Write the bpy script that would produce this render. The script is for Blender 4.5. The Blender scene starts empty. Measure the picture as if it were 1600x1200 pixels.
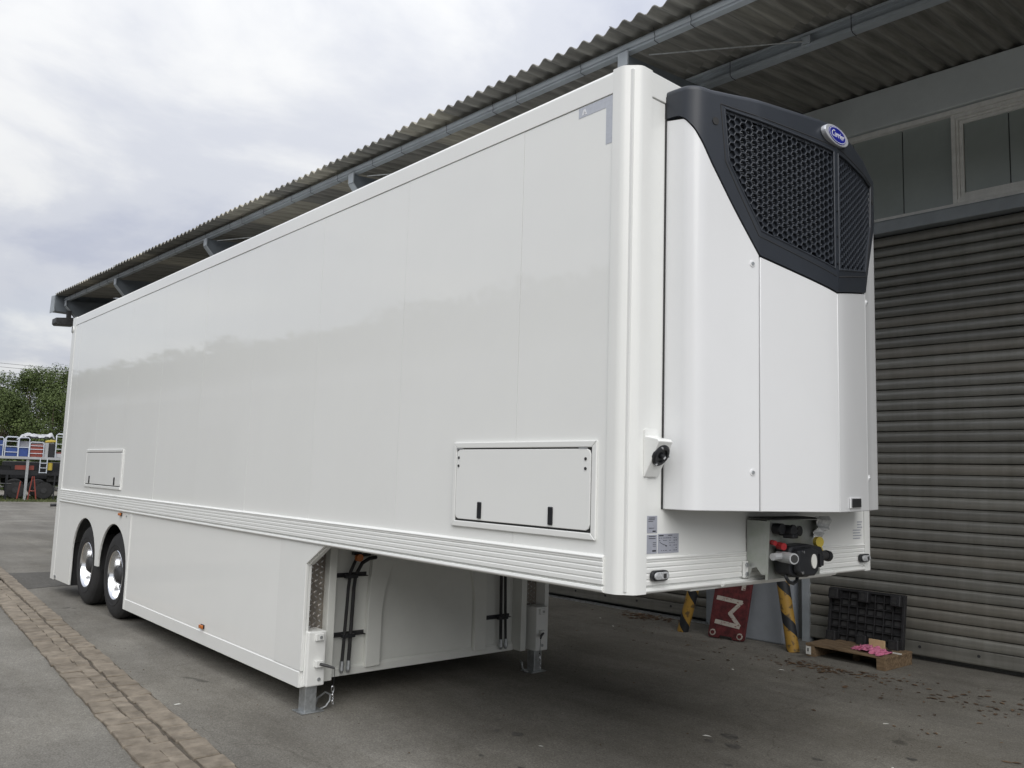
import bpy, math, random
from mathutils import Vector, Matrix
random.seed(7)
R = math.radians
scn = bpy.context.scene
col = scn.collection

# ------------------------------------------------------------------ camera
CAM = Vector((2.6989, -3.1333, 1.8418))
rt = Vector((0.66120504, 0.74956624, 0.03095714))
up = Vector((0.06311557, -0.09669911, 0.99331048))
fw = Vector((-0.74754553, 0.65482802, 0.11124724))
cd = bpy.data.cameras.new('camera'); cam = bpy.data.objects.new('camera', cd); col.objects.link(cam)
cd.sensor_width = 36; cd.lens = 36 * 1295.0 / 1600
cd.clip_start = 0.05; cd.clip_end = 2000
m = Matrix.Identity(4)
for i in range(3):
    m[i][0] = rt[i]; m[i][1] = up[i]; m[i][2] = -fw[i]; m[i][3] = CAM[i]
cam.matrix_world = m
scn.camera = cam

# ------------------------------------------------------------------ sky and sun
SUN = Vector((0.80, -0.62, 1.0)).normalized()
world = bpy.data.worlds.new('World'); scn.world = world; world.use_nodes = True
nt = world.node_tree; nt.nodes.clear()
N = nt.nodes.new; LK = nt.links.new
out = N('ShaderNodeOutputWorld')
sky = N('ShaderNodeTexSky'); sky.sky_type = 'NISHITA'; sky.sun_disc = False
sky.sun_elevation = math.asin(SUN.z); sky.sun_rotation = math.atan2(SUN.x, SUN.y)
bg1 = N('ShaderNodeBackground'); bg1.inputs[1].default_value = 0.10
LK(sky.outputs[0], bg1.inputs[0])
tc = N('ShaderNodeTexCoord'); sp = N('ShaderNodeSeparateXYZ'); LK(tc.outputs['Generated'], sp.inputs[0])
zc = N('ShaderNodeMath'); zc.operation = 'MAXIMUM'; zc.inputs[1].default_value = 0.0; LK(sp.outputs[2], zc.inputs[0])
za = N('ShaderNodeMath'); za.operation = 'ADD'; za.inputs[1].default_value = 0.22; LK(zc.outputs[0], za.inputs[0])
dx = N('ShaderNodeMath'); dx.operation = 'DIVIDE'; LK(sp.outputs[0], dx.inputs[0]); LK(za.outputs[0], dx.inputs[1])
dy = N('ShaderNodeMath'); dy.operation = 'DIVIDE'; LK(sp.outputs[1], dy.inputs[0]); LK(za.outputs[0], dy.inputs[1])
cb = N('ShaderNodeCombineXYZ'); LK(dx.outputs[0], cb.inputs[0]); LK(dy.outputs[0], cb.inputs[1])
n1 = N('ShaderNodeTexNoise'); n1.inputs['Scale'].default_value = 1.35; n1.inputs['Detail'].default_value = 7; n1.inputs['Roughness'].default_value = 0.55; n1.inputs['Distortion'].default_value = 0.35
LK(cb.outputs[0], n1.inputs['Vector'])
r1 = N('ShaderNodeValToRGB'); r1.color_ramp.interpolation = 'EASE'
r1.color_ramp.elements[0].position = 0.36; r1.color_ramp.elements[0].color = (0.53, 0.56, 0.66, 1)
r1.color_ramp.elements[1].position = 0.64; r1.color_ramp.elements[1].color = (0.855, 0.862, 0.87, 1)
e = r1.color_ramp.elements.new(0.5); e.color = (0.66, 0.682, 0.745, 1)
LK(n1.outputs[0], r1.inputs[0])
bg2 = N('ShaderNodeBackground'); LK(r1.outputs[0], bg2.inputs[0])
gz = N('ShaderNodeMapRange'); gz.inputs[1].default_value = 0.0; gz.inputs[2].default_value = 1.0; gz.inputs[3].default_value = 0.625; gz.inputs[4].default_value = 1.26
LK(zc.outputs[0], gz.inputs[0]); LK(gz.outputs[0], bg2.inputs[1])   # an overcast sky brightens evenly towards the zenith
n2 = N('ShaderNodeTexNoise'); n2.inputs['Scale'].default_value = 0.55; n2.inputs['Detail'].default_value = 4; LK(cb.outputs[0], n2.inputs['Vector'])
r2 = N('ShaderNodeValToRGB'); r2.color_ramp.elements[0].position = 0.3; r2.color_ramp.elements[0].color = (0.72,) * 3 + (1,)
r2.color_ramp.elements[1].position = 0.52; r2.color_ramp.elements[1].color = (0.97,) * 3 + (1,)
LK(n2.outputs[0], r2.inputs[0])
mx = N('ShaderNodeMixShader'); LK(r2.outputs[0], mx.inputs[0]); LK(bg1.outputs[0], mx.inputs[1]); LK(bg2.outputs[0], mx.inputs[2])
LK(mx.outputs[0], out.inputs[0])

sl = bpy.data.lights.new('sun', 'SUN'); sun = bpy.data.objects.new('sun', sl); col.objects.link(sun)
sl.energy = 1.7; sl.angle = R(60); sl.color = (1.0, 0.972, 0.925)
sun.rotation_euler = (-SUN).to_track_quat('-Z', 'Y').to_euler()
vs = scn.view_settings
scn.display_settings.display_device = 'sRGB'
vs.view_transform = 'Standard'; vs.look = 'None'; vs.gamma = 1; vs.exposure = 0.36; vs.use_curve_mapping = False
scn.cycles.max_bounces = 8; scn.cycles.diffuse_bounces = 4; scn.cycles.glossy_bounces = 4
scn.cycles.use_denoising = True

# ------------------------------------------------------------------ materials
def mat(name, c, rough=0.5, metal=0.0, var=0.0, vscale=3.0, bump=0.0, bscale=60.0, c2=None, spec=0.5, coat=0.0, stretch=None, detail=5):
    mt = bpy.data.materials.new(name); mt.use_nodes = True
    t = mt.node_tree; b = t.nodes['Principled BSDF']
    b.inputs['Base Color'].default_value = (*c, 1); b.inputs['Roughness'].default_value = rough
    b.inputs['Metallic'].default_value = metal; b.inputs['Specular IOR Level'].default_value = spec
    b.inputs['Coat Weight'].default_value = coat
    tco = t.nodes.new('ShaderNodeTexCoord'); vec = tco.outputs['Object']
    if stretch:
        mp = t.nodes.new('ShaderNodeMapping'); mp.inputs['Scale'].default_value = stretch
        t.links.new(vec, mp.inputs[0]); vec = mp.outputs[0]
    if var or c2:
        n = t.nodes.new('ShaderNodeTexNoise'); n.inputs['Scale'].default_value = vscale; n.inputs['Detail'].default_value = detail; n.inputs['Roughness'].default_value = 0.65
        t.links.new(vec, n.inputs['Vector'])
        rp = t.nodes.new('ShaderNodeValToRGB'); rp.color_ramp.elements[0].position = 0.33; rp.color_ramp.elements[1].position = 0.68
        a = tuple(max(0, x * (1 - var)) for x in c); bb = c2 if c2 else tuple(min(1, x * (1 + var)) for x in c)
        rp.color_ramp.elements[0].color = (*a, 1); rp.color_ramp.elements[1].color = (*bb, 1)
        t.links.new(n.outputs[0], rp.inputs[0]); t.links.new(rp.outputs[0], b.inputs['Base Color'])
    if bump:
        n = t.nodes.new('ShaderNodeTexNoise'); n.inputs['Scale'].default_value = bscale; n.inputs['Detail'].default_value = 4
        t.links.new(vec, n.inputs['Vector'])
        bp = t.nodes.new('ShaderNodeBump'); bp.inputs['Strength'].default_value = bump; bp.inputs['Distance'].default_value = 0.01
        t.links.new(n.outputs[0], bp.inputs['Height']); t.links.new(bp.outputs[0], b.inputs['Normal'])
    return mt

M = {}
M['gel'] = mat('white_gelcoat', (0.85, 0.86, 0.84), 0.035, var=0.015, vscale=0.8, bump=0.012, bscale=1.0)
M['white'] = mat('white_paint', (0.82, 0.83, 0.81), 0.25, var=0.015, vscale=2.0)
M['cowl'] = mat('white_cowl', (0.79, 0.80, 0.81), 0.22, var=0.01, vscale=2.0, bump=0.01, bscale=3)
M['frame_white'] = mat('white_chassis_paint', (0.72, 0.73, 0.69), 0.38, var=0.03, vscale=4.0)
M['seal'] = mat('dark_gap', (0.03, 0.03, 0.03), 0.7)
M['black'] = mat('black_plastic', (0.016, 0.017, 0.02), 0.42, var=0.2, vscale=12)
M['grille'] = mat('charcoal_cowl', (0.026, 0.031, 0.040), 0.42, var=0.06, vscale=6, bump=0.05, bscale=400)
M['hexm'] = mat('charcoal_mesh', (0.04, 0.046, 0.058), 0.38, var=0.1, vscale=10)
M['fin'] = mat('radiator_aluminium', (0.42, 0.45, 0.50), 0.5, metal=0.0, var=0.2, vscale=20)
M['rubber'] = mat('tyre_rubber', (0.026, 0.026, 0.027), 0.72, var=0.25, vscale=9, bump=0.15, bscale=120)
M['alu'] = mat('polished_aluminium', (0.86, 0.87, 0.89), 0.16, metal=1.0, var=0.05, vscale=8)
M['galv'] = mat('galvanised_steel', (0.46, 0.48, 0.49), 0.42, metal=0.75, var=0.25, vscale=18)
M['zinc'] = mat('yellow_passivated_zinc', (0.46, 0.50, 0.44), 0.36, metal=0.7, var=0.12, vscale=9, c2=(0.52, 0.53, 0.52))
M['darkst'] = mat('dark_steel', (0.05, 0.05, 0.052), 0.5, metal=0.3, var=0.3, vscale=8)
M['amber'] = mat('amber_lens', (0.50, 0.15, 0.03), 0.25, var=0.2, vscale=60)
M['lens'] = mat('clear_lens', (0.42, 0.43, 0.44), 0.12, var=0.4, vscale=70)
M['red'] = mat('red_plastic', (0.32, 0.02, 0.025), 0.35)
M['yellow'] = mat('yellow_plastic', (0.52, 0.40, 0.06), 0.4)
M['reflect'] = mat('reflective_tape', (0.50, 0.525, 0.58), 0.35, var=0.06, vscale=40)
M['sticker'] = mat('silver_placard', (0.36, 0.375, 0.43), 0.4, var=0.06, vscale=40)
M['ink'] = mat('black_ink', (0.03, 0.03, 0.035), 0.5)
M['chrome'] = mat('bright_steel', (0.75, 0.76, 0.78), 0.2, metal=1.0)
M['logo_blue'] = mat('logo_blue', (0.012, 0.018, 0.26), 0.3)
M['logo_silver'] = mat('logo_silver', (0.66, 0.68, 0.72), 0.28, metal=0.4)
M['pale'] = mat('printed_white', (0.8, 0.81, 0.83), 0.4)
M['bag'] = mat('clear_film', (0.55, 0.56, 0.55), 0.2, var=0.3, vscale=25)
# building
M['fibre'] = mat('weathered_fibre_cement', (0.165, 0.162, 0.15), 0.85, var=0.22, vscale=2.4, bump=0.25, bscale=40, c2=(0.33, 0.322, 0.29), stretch=(4.5, 0.22, 1.0))
M['steelblue'] = mat('grey_blue_steel_paint', (0.33, 0.36, 0.385), 0.45, var=0.12, vscale=3)
M['beam'] = mat('grey_beam_paint', (0.15, 0.17, 0.19), 0.5, var=0.12, vscale=3)
M['conc'] = mat('grey_painted_fascia', (0.62, 0.66, 0.67), 0.7, var=0.06, vscale=1.6, bump=0.08, bscale=30)
M['slat'] = mat('shutter_slat', (0.225, 0.222, 0.202), 0.36, metal=0.35, var=0.22, vscale=1.2, stretch=(0.7, 3, 12), bump=0.03, bscale=20)
def streaked(mt):
    t = mt.node_tree; b = t.nodes['Principled BSDF']; src = b.inputs['Base Color'].links[0].from_socket
    g = t.nodes.new('ShaderNodeNewGeometry'); mp = t.nodes.new('ShaderNodeMapping'); mp.inputs['Scale'].default_value = (5.5, 1, 0.35); t.links.new(g.outputs['Position'], mp.inputs[0])
    n = t.nodes.new('ShaderNodeTexNoise'); n.inputs['Scale'].default_value = 1.6; n.inputs['Detail'].default_value = 6; n.inputs['Roughness'].default_value = 0.7; t.links.new(mp.outputs[0], n.inputs['Vector'])
    rp = t.nodes.new('ShaderNodeValToRGB'); rp.color_ramp.elements[0].position = 0.34; rp.color_ramp.elements[0].color = (0.60, 0.58, 0.54, 1); rp.color_ramp.elements[1].position = 0.62; rp.color_ramp.elements[1].color = (1.08, 1.08, 1.08, 1)
    t.links.new(n.outputs[0], rp.inputs[0])
    mi = t.nodes.new('ShaderNodeMix'); mi.data_type = 'RGBA'; mi.blend_type = 'MULTIPLY'; mi.inputs[0].default_value = 0.35
    t.links.new(src, mi.inputs[6]); t.links.new(rp.outputs[0], mi.inputs[7]); t.links.new(mi.outputs[2], b.inputs['Base Color'])
streaked(M['slat'])
SLATS = [M['slat']]
for q_, c_ in enumerate(((0.198, 0.195, 0.177), (0.25, 0.246, 0.222), (0.222, 0.212, 0.186))):
    mm_ = mat('shutter_slat_%s' % ('dull', 'pale', 'rusty')[q_], c_, 0.36 + 0.05 * q_, metal=0.35, var=0.22, vscale=1.2, stretch=(0.7, 3, 12), bump=0.03, bscale=20); streaked(mm_); SLATS.append(mm_)
M['wframe'] = mat('window_frame_aluminium', (0.82, 0.815, 0.785), 0.55, metal=0.0, var=0.08, vscale=12, bump=0.05)
M['glass'] = mat('wired_glass', (0.33, 0.37, 0.355), 0.34, var=0.1, vscale=1.5, spec=1.0)
M['glass'].node_tree.nodes['Principled BSDF'].inputs['IOR'].default_value = 1.75
M['wall'] = mat('grey_wall', (0.20, 0.205, 0.20), 0.8, var=0.15, vscale=2)
M['column'] = mat('blue_grey_column', (0.34, 0.37, 0.41), 0.6, var=0.10, vscale=2.5, bump=0.05)
M['opp_light'] = mat('pale_cladding', (0.50, 0.50, 0.48), 0.7, var=0.1, vscale=0.3)
M['opp_dark'] = mat('dark_eave', (0.045, 0.047, 0.045), 0.8, var=0.2, vscale=0.5)
M['opp_mid'] = mat('grey_plinth', (0.22, 0.22, 0.21), 0.8, var=0.15, vscale=0.3)
# props
M['wood'] = mat('pallet_wood', (0.15, 0.098, 0.055), 0.85, var=0.35, vscale=5, bump=0.2, bscale=30, stretch=(1, 8, 8), c2=(0.28, 0.195, 0.115))
M['pine'] = mat('fresh_pine', (0.58, 0.42, 0.24), 0.7, var=0.12, vscale=12)
M['pink'] = mat('pink_cotton', (0.62, 0.19, 0.32), 0.9, var=0.08, vscale=20, bump=0.2, bscale=200)
M['pallet'] = mat('black_recycled_plastic', (0.018, 0.018, 0.02), 0.5, var=0.4, vscale=10)
M['redboard'] = mat('worn_red_paint', (0.085, 0.017, 0.019), 0.7, var=0.5, vscale=14, c2=(0.155, 0.025, 0.028))
M['wornwhite'] = mat('worn_white_paint', (0.16, 0.03, 0.03), 0.7, c2=(0.46, 0.43, 0.38), vscale=22)
_r = [n for n in M['wornwhite'].node_tree.nodes if n.type == 'VALTORGB'][0].color_ramp; _r.elements[0].position = 0.36; _r.elements[1].position = 0.46
M['leaf1'] = mat('dry_leaf_brown', (0.105, 0.066, 0.04), 0.8, var=0.4, vscale=3)
M['leaf2'] = mat('dry_leaf_tan', (0.17, 0.11, 0.065), 0.8, var=0.4, vscale=3)
M['litter'] = mat('white_paper', (0.7, 0.7, 0.66), 0.8)
M['grass'] = mat('grass', (0.055, 0.085, 0.025), 0.9, var=0.4, vscale=2, c2=(0.12, 0.13, 0.05))
M['bark'] = mat('bark', (0.09, 0.07, 0.05), 0.9, var=0.3, vscale=6)
M['blue'] = mat('blue_panel', (0.025, 0.06, 0.22), 0.5, var=0.15, vscale=3)
M['redst'] = mat('red_steel', (0.24, 0.05, 0.035), 0.5, var=0.2, vscale=3)
M['tarp'] = mat('silver_tarpaulin', (0.36, 0.37, 0.39), 0.35, var=0.2, vscale=5, c2=(0.62, 0.63, 0.65), bump=0.6, bscale=9)
M['greybox'] = mat('grey_case', (0.38, 0.39, 0.40), 0.5, var=0.1)
M['rail_white'] = mat('white_rail', (0.58, 0.62, 0.68), 0.4)

def leafmat(name, c, c2):
    mt = mat(name, c, 0.75, var=0.3, vscale=0.8, c2=c2, spec=0.25)
    b = mt.node_tree.nodes['Principled BSDF']; return mt
M['foliage'] = leafmat('foliage_green', (0.07, 0.10, 0.032), (0.11, 0.145, 0.05))
M['foliage2'] = leafmat('foliage_light', (0.075, 0.11, 0.032), (0.125, 0.165, 0.055))

def stripes_mat():   # yellow and black spiral warning paint
    mt = bpy.data.materials.new('warning_stripes'); mt.use_nodes = True
    t = mt.node_tree; b = t.nodes['Principled BSDF']; b.inputs['Roughness'].default_value = 0.55
    uv = t.nodes.new('ShaderNodeUVMap'); s = t.nodes.new('ShaderNodeSeparateXYZ'); t.links.new(uv.outputs[0], s.inputs[0])
    a = t.nodes.new('ShaderNodeMath'); a.operation = 'ADD'; t.links.new(s.outputs[0], a.inputs[0]); t.links.new(s.outputs[1], a.inputs[1])
    f = t.nodes.new('ShaderNodeMath'); f.operation = 'FRACT'; t.links.new(a.outputs[0], f.inputs[0])
    g = t.nodes.new('ShaderNodeMath'); g.operation = 'GREATER_THAN'; g.inputs[1].default_value = 0.66; t.links.new(f.outputs[0], g.inputs[0])
    tco = t.nodes.new('ShaderNodeTexCoord')
    n = t.nodes.new('ShaderNodeTexNoise'); n.inputs['Scale'].default_value = 18; n.inputs['Detail'].default_value = 6; t.links.new(tco.outputs['Object'], n.inputs['Vector'])
    rp = t.nodes.new('ShaderNodeValToRGB'); rp.color_ramp.elements[0].position = 0.36; rp.color_ramp.elements[0].color = (0.13, 0.085, 0.035, 1); rp.color_ramp.elements[1].position = 0.48; rp.color_ramp.elements[1].color = (0.40, 0.235, 0.045, 1)
    t.links.new(n.outputs[0], rp.inputs[0])
    mi = t.nodes.new('ShaderNodeMix'); mi.data_type = 'RGBA'; t.links.new(g.outputs[0], mi.inputs[0]); t.links.new(rp.outputs[0], mi.inputs[6]); mi.inputs[7].default_value = (0.02, 0.022, 0.026, 1)
    t.links.new(mi.outputs[2], b.inputs['Base Color'])
    return mt
M['stripes'] = stripes_mat()

def tread_mat():     # aluminium chequer plate
    mt = mat('chequer_plate', (0.30, 0.27, 0.24), 0.35, metal=0.85, var=0.25, vscale=8)
    return mt
M['tread'] = tread_mat()

def ground_mat(name, ca, cb_, dark, speck=1.0):
    mt = bpy.data.materials.new(name); mt.use_nodes = True
    t = mt.node_tree; b = t.nodes['Principled BSDF']; b.inputs['Roughness'].default_value = 0.88; b.inputs['Specular IOR Level'].default_value = 0.3
    tco = t.nodes.new('ShaderNodeTexCoord'); v = tco.outputs['Object']
    def noise(sc, det=6, rough=0.6, dist=0.0, stretch=None):
        n = t.nodes.new('ShaderNodeTexNoise'); n.inputs['Scale'].default_value = sc; n.inputs['Detail'].default_value = det; n.inputs['Roughness'].default_value = rough; n.inputs['Distortion'].default_value = dist
        if stretch:
            mp = t.nodes.new('ShaderNodeMapping'); mp.inputs['Scale'].default_value = stretch; t.links.new(v, mp.inputs[0]); t.links.new(mp.outputs[0], n.inputs['Vector'])
        else: t.links.new(v, n.inputs['Vector'])
        return n.outputs[0]
    def ramp(inp, stops):
        r = t.nodes.new('ShaderNodeValToRGB'); els = r.color_ramp.elements
        els[0].position, els[0].color = stops[0][0], (*stops[0][1], 1); els[1].position, els[1].color = stops[-1][0], (*stops[-1][1], 1)
        for p, c in stops[1:-1]:
            q = els.new(p); q.color = (*c, 1)
        t.links.new(inp, r.inputs[0]); return r.outputs[0]
    def mul(a, bb, fac=1.0):
        mi = t.nodes.new('ShaderNodeMix'); mi.data_type = 'RGBA'; mi.blend_type = 'MULTIPLY'; mi.inputs[0].default_value = fac
        t.links.new(a, mi.inputs[6]); t.links.new(bb, mi.inputs[7]); return mi.outputs[2]
    base = ramp(noise(0.55, 8, 0.62, 0.4), [(0.30, ca), (0.52, tuple((p + q) / 2 for p, q in zip(ca, cb_))), (0.70, cb_)])
    streak = ramp(noise(1.1, 6, 0.6, 0.8, (0.35, 1.6, 1)), [(0.35, (0.80, 0.79, 0.77)), (0.62, (1, 1, 1))])
    c = mul(base, streak)
    fine = ramp(noise(85, 4, 0.75), [(0.30, (0.52, 0.52, 0.52)), (0.50, (1, 1, 1)), (0.70, (1.55, 1.54, 1.50))])
    c = mul(c, fine, 0.9 * speck)
    grit = ramp(noise(38, 3, 0.8), [(0.32, (0.70, 0.70, 0.70)), (0.55, (1, 1, 1)), (0.70, (1.22, 1.21, 1.19))])
    c = mul(c, grit, 0.8)
    med = ramp(noise(9, 6, 0.7), [(0.33, (0.84, 0.83, 0.81)), (0.62, (1.05, 1.05, 1.04))])
    c = mul(c, med, 0.8)
    stains = ramp(noise(1.7, 3, 0.5, 0.3), [(0.265, (dark,) * 3), (0.30, (1, 1, 1))])
    c = mul(c, stains, 0.75)
    vo = t.nodes.new('ShaderNodeTexVoronoi'); vo.feature = 'DISTANCE_TO_EDGE'; vo.inputs['Scale'].default_value = 0.33
    nv = t.nodes.new('ShaderNodeTexNoise'); nv.inputs['Scale'].default_value = 1.3; nv.inputs['Detail'].default_value = 5; t.links.new(v, nv.inputs['Vector'])
    ad = t.nodes.new('ShaderNodeMix'); ad.data_type = 'RGBA'; ad.blend_type = 'ADD'; ad.inputs[0].default_value = 0.9; t.links.new(v, ad.inputs[6]); t.links.new(nv.outputs['Color'], ad.inputs[7])
    t.links.new(ad.outputs[2], vo.inputs['Vector'])
    crack = ramp(vo.outputs['Distance'], [(0.0, (0.62, 0.61, 0.6)), (0.0035, (1, 1, 1))])
    c = mul(c, crack, 0.55)
    t.links.new(c, b.inputs['Base Color'])
    bp = t.nodes.new('ShaderNodeBump'); bp.inputs['Strength'].default_value = 0.35; bp.inputs['Distance'].default_value = 0.006
    t.links.new(noise(70, 5, 0.7), bp.inputs['Height']); t.links.new(bp.outputs[0], b.inputs['Normal'])
    return mt
M['ground'] = ground_mat('worn_concrete_yard', (0.152, 0.145, 0.131), (0.27, 0.259, 0.233), 0.42)
M['asphalt'] = ground_mat('asphalt_patch', (0.10, 0.097, 0.09), (0.155, 0.15, 0.14), 0.6)
M['gravel'] = ground_mat('gravel', (0.22, 0.205, 0.18), (0.30, 0.285, 0.25), 0.6)
M['paver'] = mat('paver_stone', (0.185, 0.156, 0.121), 0.9, var=0.3, vscale=7, bump=0.3, bscale=110, c2=(0.27, 0.232, 0.185), detail=12)
def world_stone(mt):
    t = mt.node_tree; g = t.nodes.new('ShaderNodeNewGeometry'); b = t.nodes['Principled BSDF']
    for l in list(t.links):
        if l.from_node.type == 'TEX_COORD': t.links.new(g.outputs['Position'], l.to_socket)
    oi = t.nodes.new('ShaderNodeObjectInfo'); rp = t.nodes.new('ShaderNodeValToRGB')
    rp.color_ramp.elements[0].color = (0.87, 0.86, 0.84, 1); rp.color_ramp.elements[1].color = (1.10, 1.10, 1.09, 1)
    t.links.new(oi.outputs['Random'], rp.inputs[0])
    mi = t.nodes.new('ShaderNodeMix'); mi.data_type = 'RGBA'; mi.blend_type = 'MULTIPLY'; mi.inputs[0].default_value = 1
    t.links.new(b.inputs['Base Color'].links[0].from_socket, mi.inputs[6]); t.links.new(rp.outputs[0], mi.inputs[7]); t.links.new(mi.outputs[2], b.inputs['Base Color'])
world_stone(M['paver'])
M['joint'] = mat('joint_soil', (0.085, 0.072, 0.056), 0.95, var=0.3, vscale=8, bump=0.4)

# ------------------------------------------------------------------ mesh helpers
class MB:
    def __init__(s): s.v = []; s.f = []; s.uv = None
    def add(s, vs, fs):
        o = len(s.v); s.v += [tuple(p) for p in vs]; s.f += [tuple(i + o for i in f) for f in fs]; return s
    def box(s, x0, x1, y0, y1, z0, z1):
        x0, x1 = min(x0, x1), max(x0, x1); y0, y1 = min(y0, y1), max(y0, y1); z0, z1 = min(z0, z1), max(z0, z1)
        return s.add([(x0,y0,z0),(x1,y0,z0),(x1,y1,z0),(x0,y1,z0),(x0,y0,z1),(x1,y0,z1),(x1,y1,z1),(x0,y1,z1)],
                     [(0,3,2,1),(4,5,6,7),(0,1,5,4),(1,2,6,5),(2,3,7,6),(3,0,4,7)])
    def prism(s, poly, a, b, axis):
        """poly of 2-D points swept from a to b along axis; x: (y,z), y: (x,z), z: (x,y)"""
        n = len(poly)
        mk = {'x': lambda p, t: (t, p[0], p[1]), 'y': lambda p, t: (p[0], t, p[1]), 'z': lambda p, t: (p[0], p[1], t)}[axis]
        vs = [mk(p, a) for p in poly] + [mk(p, b) for p in poly]
        fs = [tuple(range(n - 1, -1, -1)), tuple(range(n, 2 * n))] + [(i, (i + 1) % n, n + (i + 1) % n, n + i) for i in range(n)]
        return s.add(vs, fs)
    def strip(s, poly, a, b, axis):      # open sheet, no caps
        n = len(poly)
        mk = {'x': lambda p, t: (t, p[0], p[1]), 'y': lambda p, t: (p[0], t, p[1]), 'z': lambda p, t: (p[0], p[1], t)}[axis]
        return s.add([mk(p, a) for p in poly] + [mk(p, b) for p in poly], [(i, i + 1, n + i + 1, n + i) for i in range(n - 1)])
    def tube(s, pts, r, n=8, caps=True):
        pts = [Vector(p) for p in pts]; rs = r if isinstance(r, (list, tuple)) else [r] * len(pts)
        rings = []; ref = Vector((0, 0, 1))
        for i, p in enumerate(pts):
            d = (pts[min(i + 1, len(pts) - 1)] - pts[max(i - 1, 0)]).normalized()
            if i == 0:
                ref = Vector((0, 0, 1)) if abs(d.z) < 0.9 else Vector((1, 0, 0))
            a = d.cross(ref).normalized(); b = a.cross(d).normalized(); ref = b
            rings.append([p + (a * math.cos(2 * math.pi * k / n) + b * math.sin(2 * math.pi * k / n)) * rs[i] for k in range(n)])
        vs = [q for rg in rings for q in rg]; fs = []
        for i in range(len(pts) - 1):
            for k in range(n):
                fs.append((i * n + k, i * n + (k + 1) % n, (i + 1) * n + (k + 1) % n, (i + 1) * n + k))
        if caps: fs += [tuple(range(n - 1, -1, -1)), tuple(range((len(pts) - 1) * n, len(pts) * n))]
        return s.add(vs, fs)
    def lathe(s, prof, c, axis='y', n=32, close=False):
        """prof: list of (radius, offset along axis) about centre c"""
        vs = []; fs = []
        for r, t in prof:
            for k in range(n):
                a = 2 * math.pi * k / n; p, q = r * math.cos(a), r * math.sin(a)
                vs.append({'y': (c[0] + p, c[1] + t, c[2] + q), 'x': (c[0] + t, c[1] + p, c[2] + q), 'z': (c[0] + p, c[1] + q, c[2] + t)}[axis])
        for i in range(len(prof) - 1):
            for k in range(n): fs.append((i * n + k, i * n + (k + 1) % n, (i + 1) * n + (k + 1) % n, (i + 1) * n + k))
        return s.add(vs, fs)
    def disc(s, c, r, t, axis='x', n=14):
        return s.lathe([(0.0005, 0), (r, 0), (r, t), (0.0005, t)], c, axis, n)
    def xf(s, fn): s.v = [tuple(fn(Vector(p))) for p in s.v]; return s

def obj(name, mb, m_, parent=None, loc=None, smooth=False, bevel=0.0, seg=2, ang=35):
    """one mesh object; vertices are world coordinates and the object keeps a sensible origin"""
    if parent is not None:
        w = Vector((0, 0, 0)); p = parent
        while p is not None: w += p.location; p = p.parent
        c = Vector(mb.v[0]) * 0
        for q in mb.v: c += Vector(q)
        c /= len(mb.v); lc = c - w; base = c
    else:
        base = Vector(loc) if loc is not None else Vector((0, 0, 0)); lc = base
    me = bpy.data.meshes.new(name)
    me.from_pydata([tuple(Vector(q) - base) for q in mb.v], [], mb.f)
    me.materials.append(m_)
    if mb.uv:
        ul = me.uv_layers.new(name='UVMap')
        for lp in me.loops: ul.data[lp.index].uv = mb.uv[lp.vertex_index]
    import bmesh
    bm = bmesh.new(); bm.from_mesh(me); bmesh.ops.recalc_face_normals(bm, faces=bm.faces); bm.to_mesh(me); bm.free()
    if smooth:
        me.shade_smooth(); me.set_sharp_from_angle(angle=R(ang))
    o = bpy.data.objects.new(name, me); col.objects.link(o); o.location = lc
    if parent is not None: o.parent = parent
    if bevel:
        bv = o.modifiers.new('bevel', 'BEVEL'); bv.width = bevel; bv.segments = seg; bv.limit_method = 'ANGLE'; bv.angle_limit = R(40)
    return o
def thing(name, loc, label, cat, group=None):
    o = bpy.data.objects.new(name, None); col.objects.link(o); o.location = loc; o.empty_display_size = 0.2
    return tag(o, label, cat, group)
def tag(o, label, cat, group=None):
    o['label'] = label; o['category'] = cat
    if group: o['group'] = group
    return o
def kind(o, k): o['kind'] = k; return o
def dup(o, offset, parent=None):
    c = o.copy(); col.objects.link(c); c.location = o.location + Vector(offset); c.parent = parent if parent is not None else o.parent
    for ch in list(o.children):
        d = ch.copy(); col.objects.link(d); d.parent = c
        for g in list(ch.children):
            h = g.copy(); col.objects.link(h); h.parent = d
    return c
def text_obj(name, s, size, m_, parent, mtx, shear=0.0, extrude=0.001, width=1.0):
    cu = bpy.data.curves.new('lettering_curve', 'FONT'); cu.body = s; cu.size = size; cu.shear = shear; cu.extrude = extrude; cu.align_x = 'CENTER'; cu.align_y = 'CENTER'; cu.offset = 0.0
    cu.resolution_u = 4
    t = bpy.data.objects.new('lettering_curve', cu); col.objects.link(t)
    bpy.context.view_layer.update()
    me = bpy.data.meshes.new_from_object(t.evaluated_get(bpy.context.evaluated_depsgraph_get()))
    bpy.data.objects.remove(t); bpy.data.curves.remove(cu)
    mb = MB(); mb.v = [tuple(mtx @ Vector((v.co.x * width, v.co.y, v.co.z))) for v in me.vertices]; mb.f = [tuple(p.vertices) for p in me.polygons]
    bpy.data.meshes.remove(me)
    return obj(name, mb, m_, parent)

# ------------------------------------------------------------------ ground
def sheet(name, pts, z, m_, n=1):
    mb = MB(); mb.add([(x, y, z) for x, y in pts], [tuple(range(len(pts)))])
    o = obj(name, mb, m_); return o
kind(sheet('ground', [(-400, -300), (300, -300), (300, 400), (-400, 400)], 0.0, M['ground']), 'structure')
kind(sheet('asphalt_patch', [(-13.6, -9.0), (-11.35, -9.0), (-11.10, -0.6), (-11.32, 0.36), (-11.5, 2.4), (-13.4, 2.6), (-13.13, 0.7), (-13.25, -0.24)], 0.004, M['asphalt']), 'structure')

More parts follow.
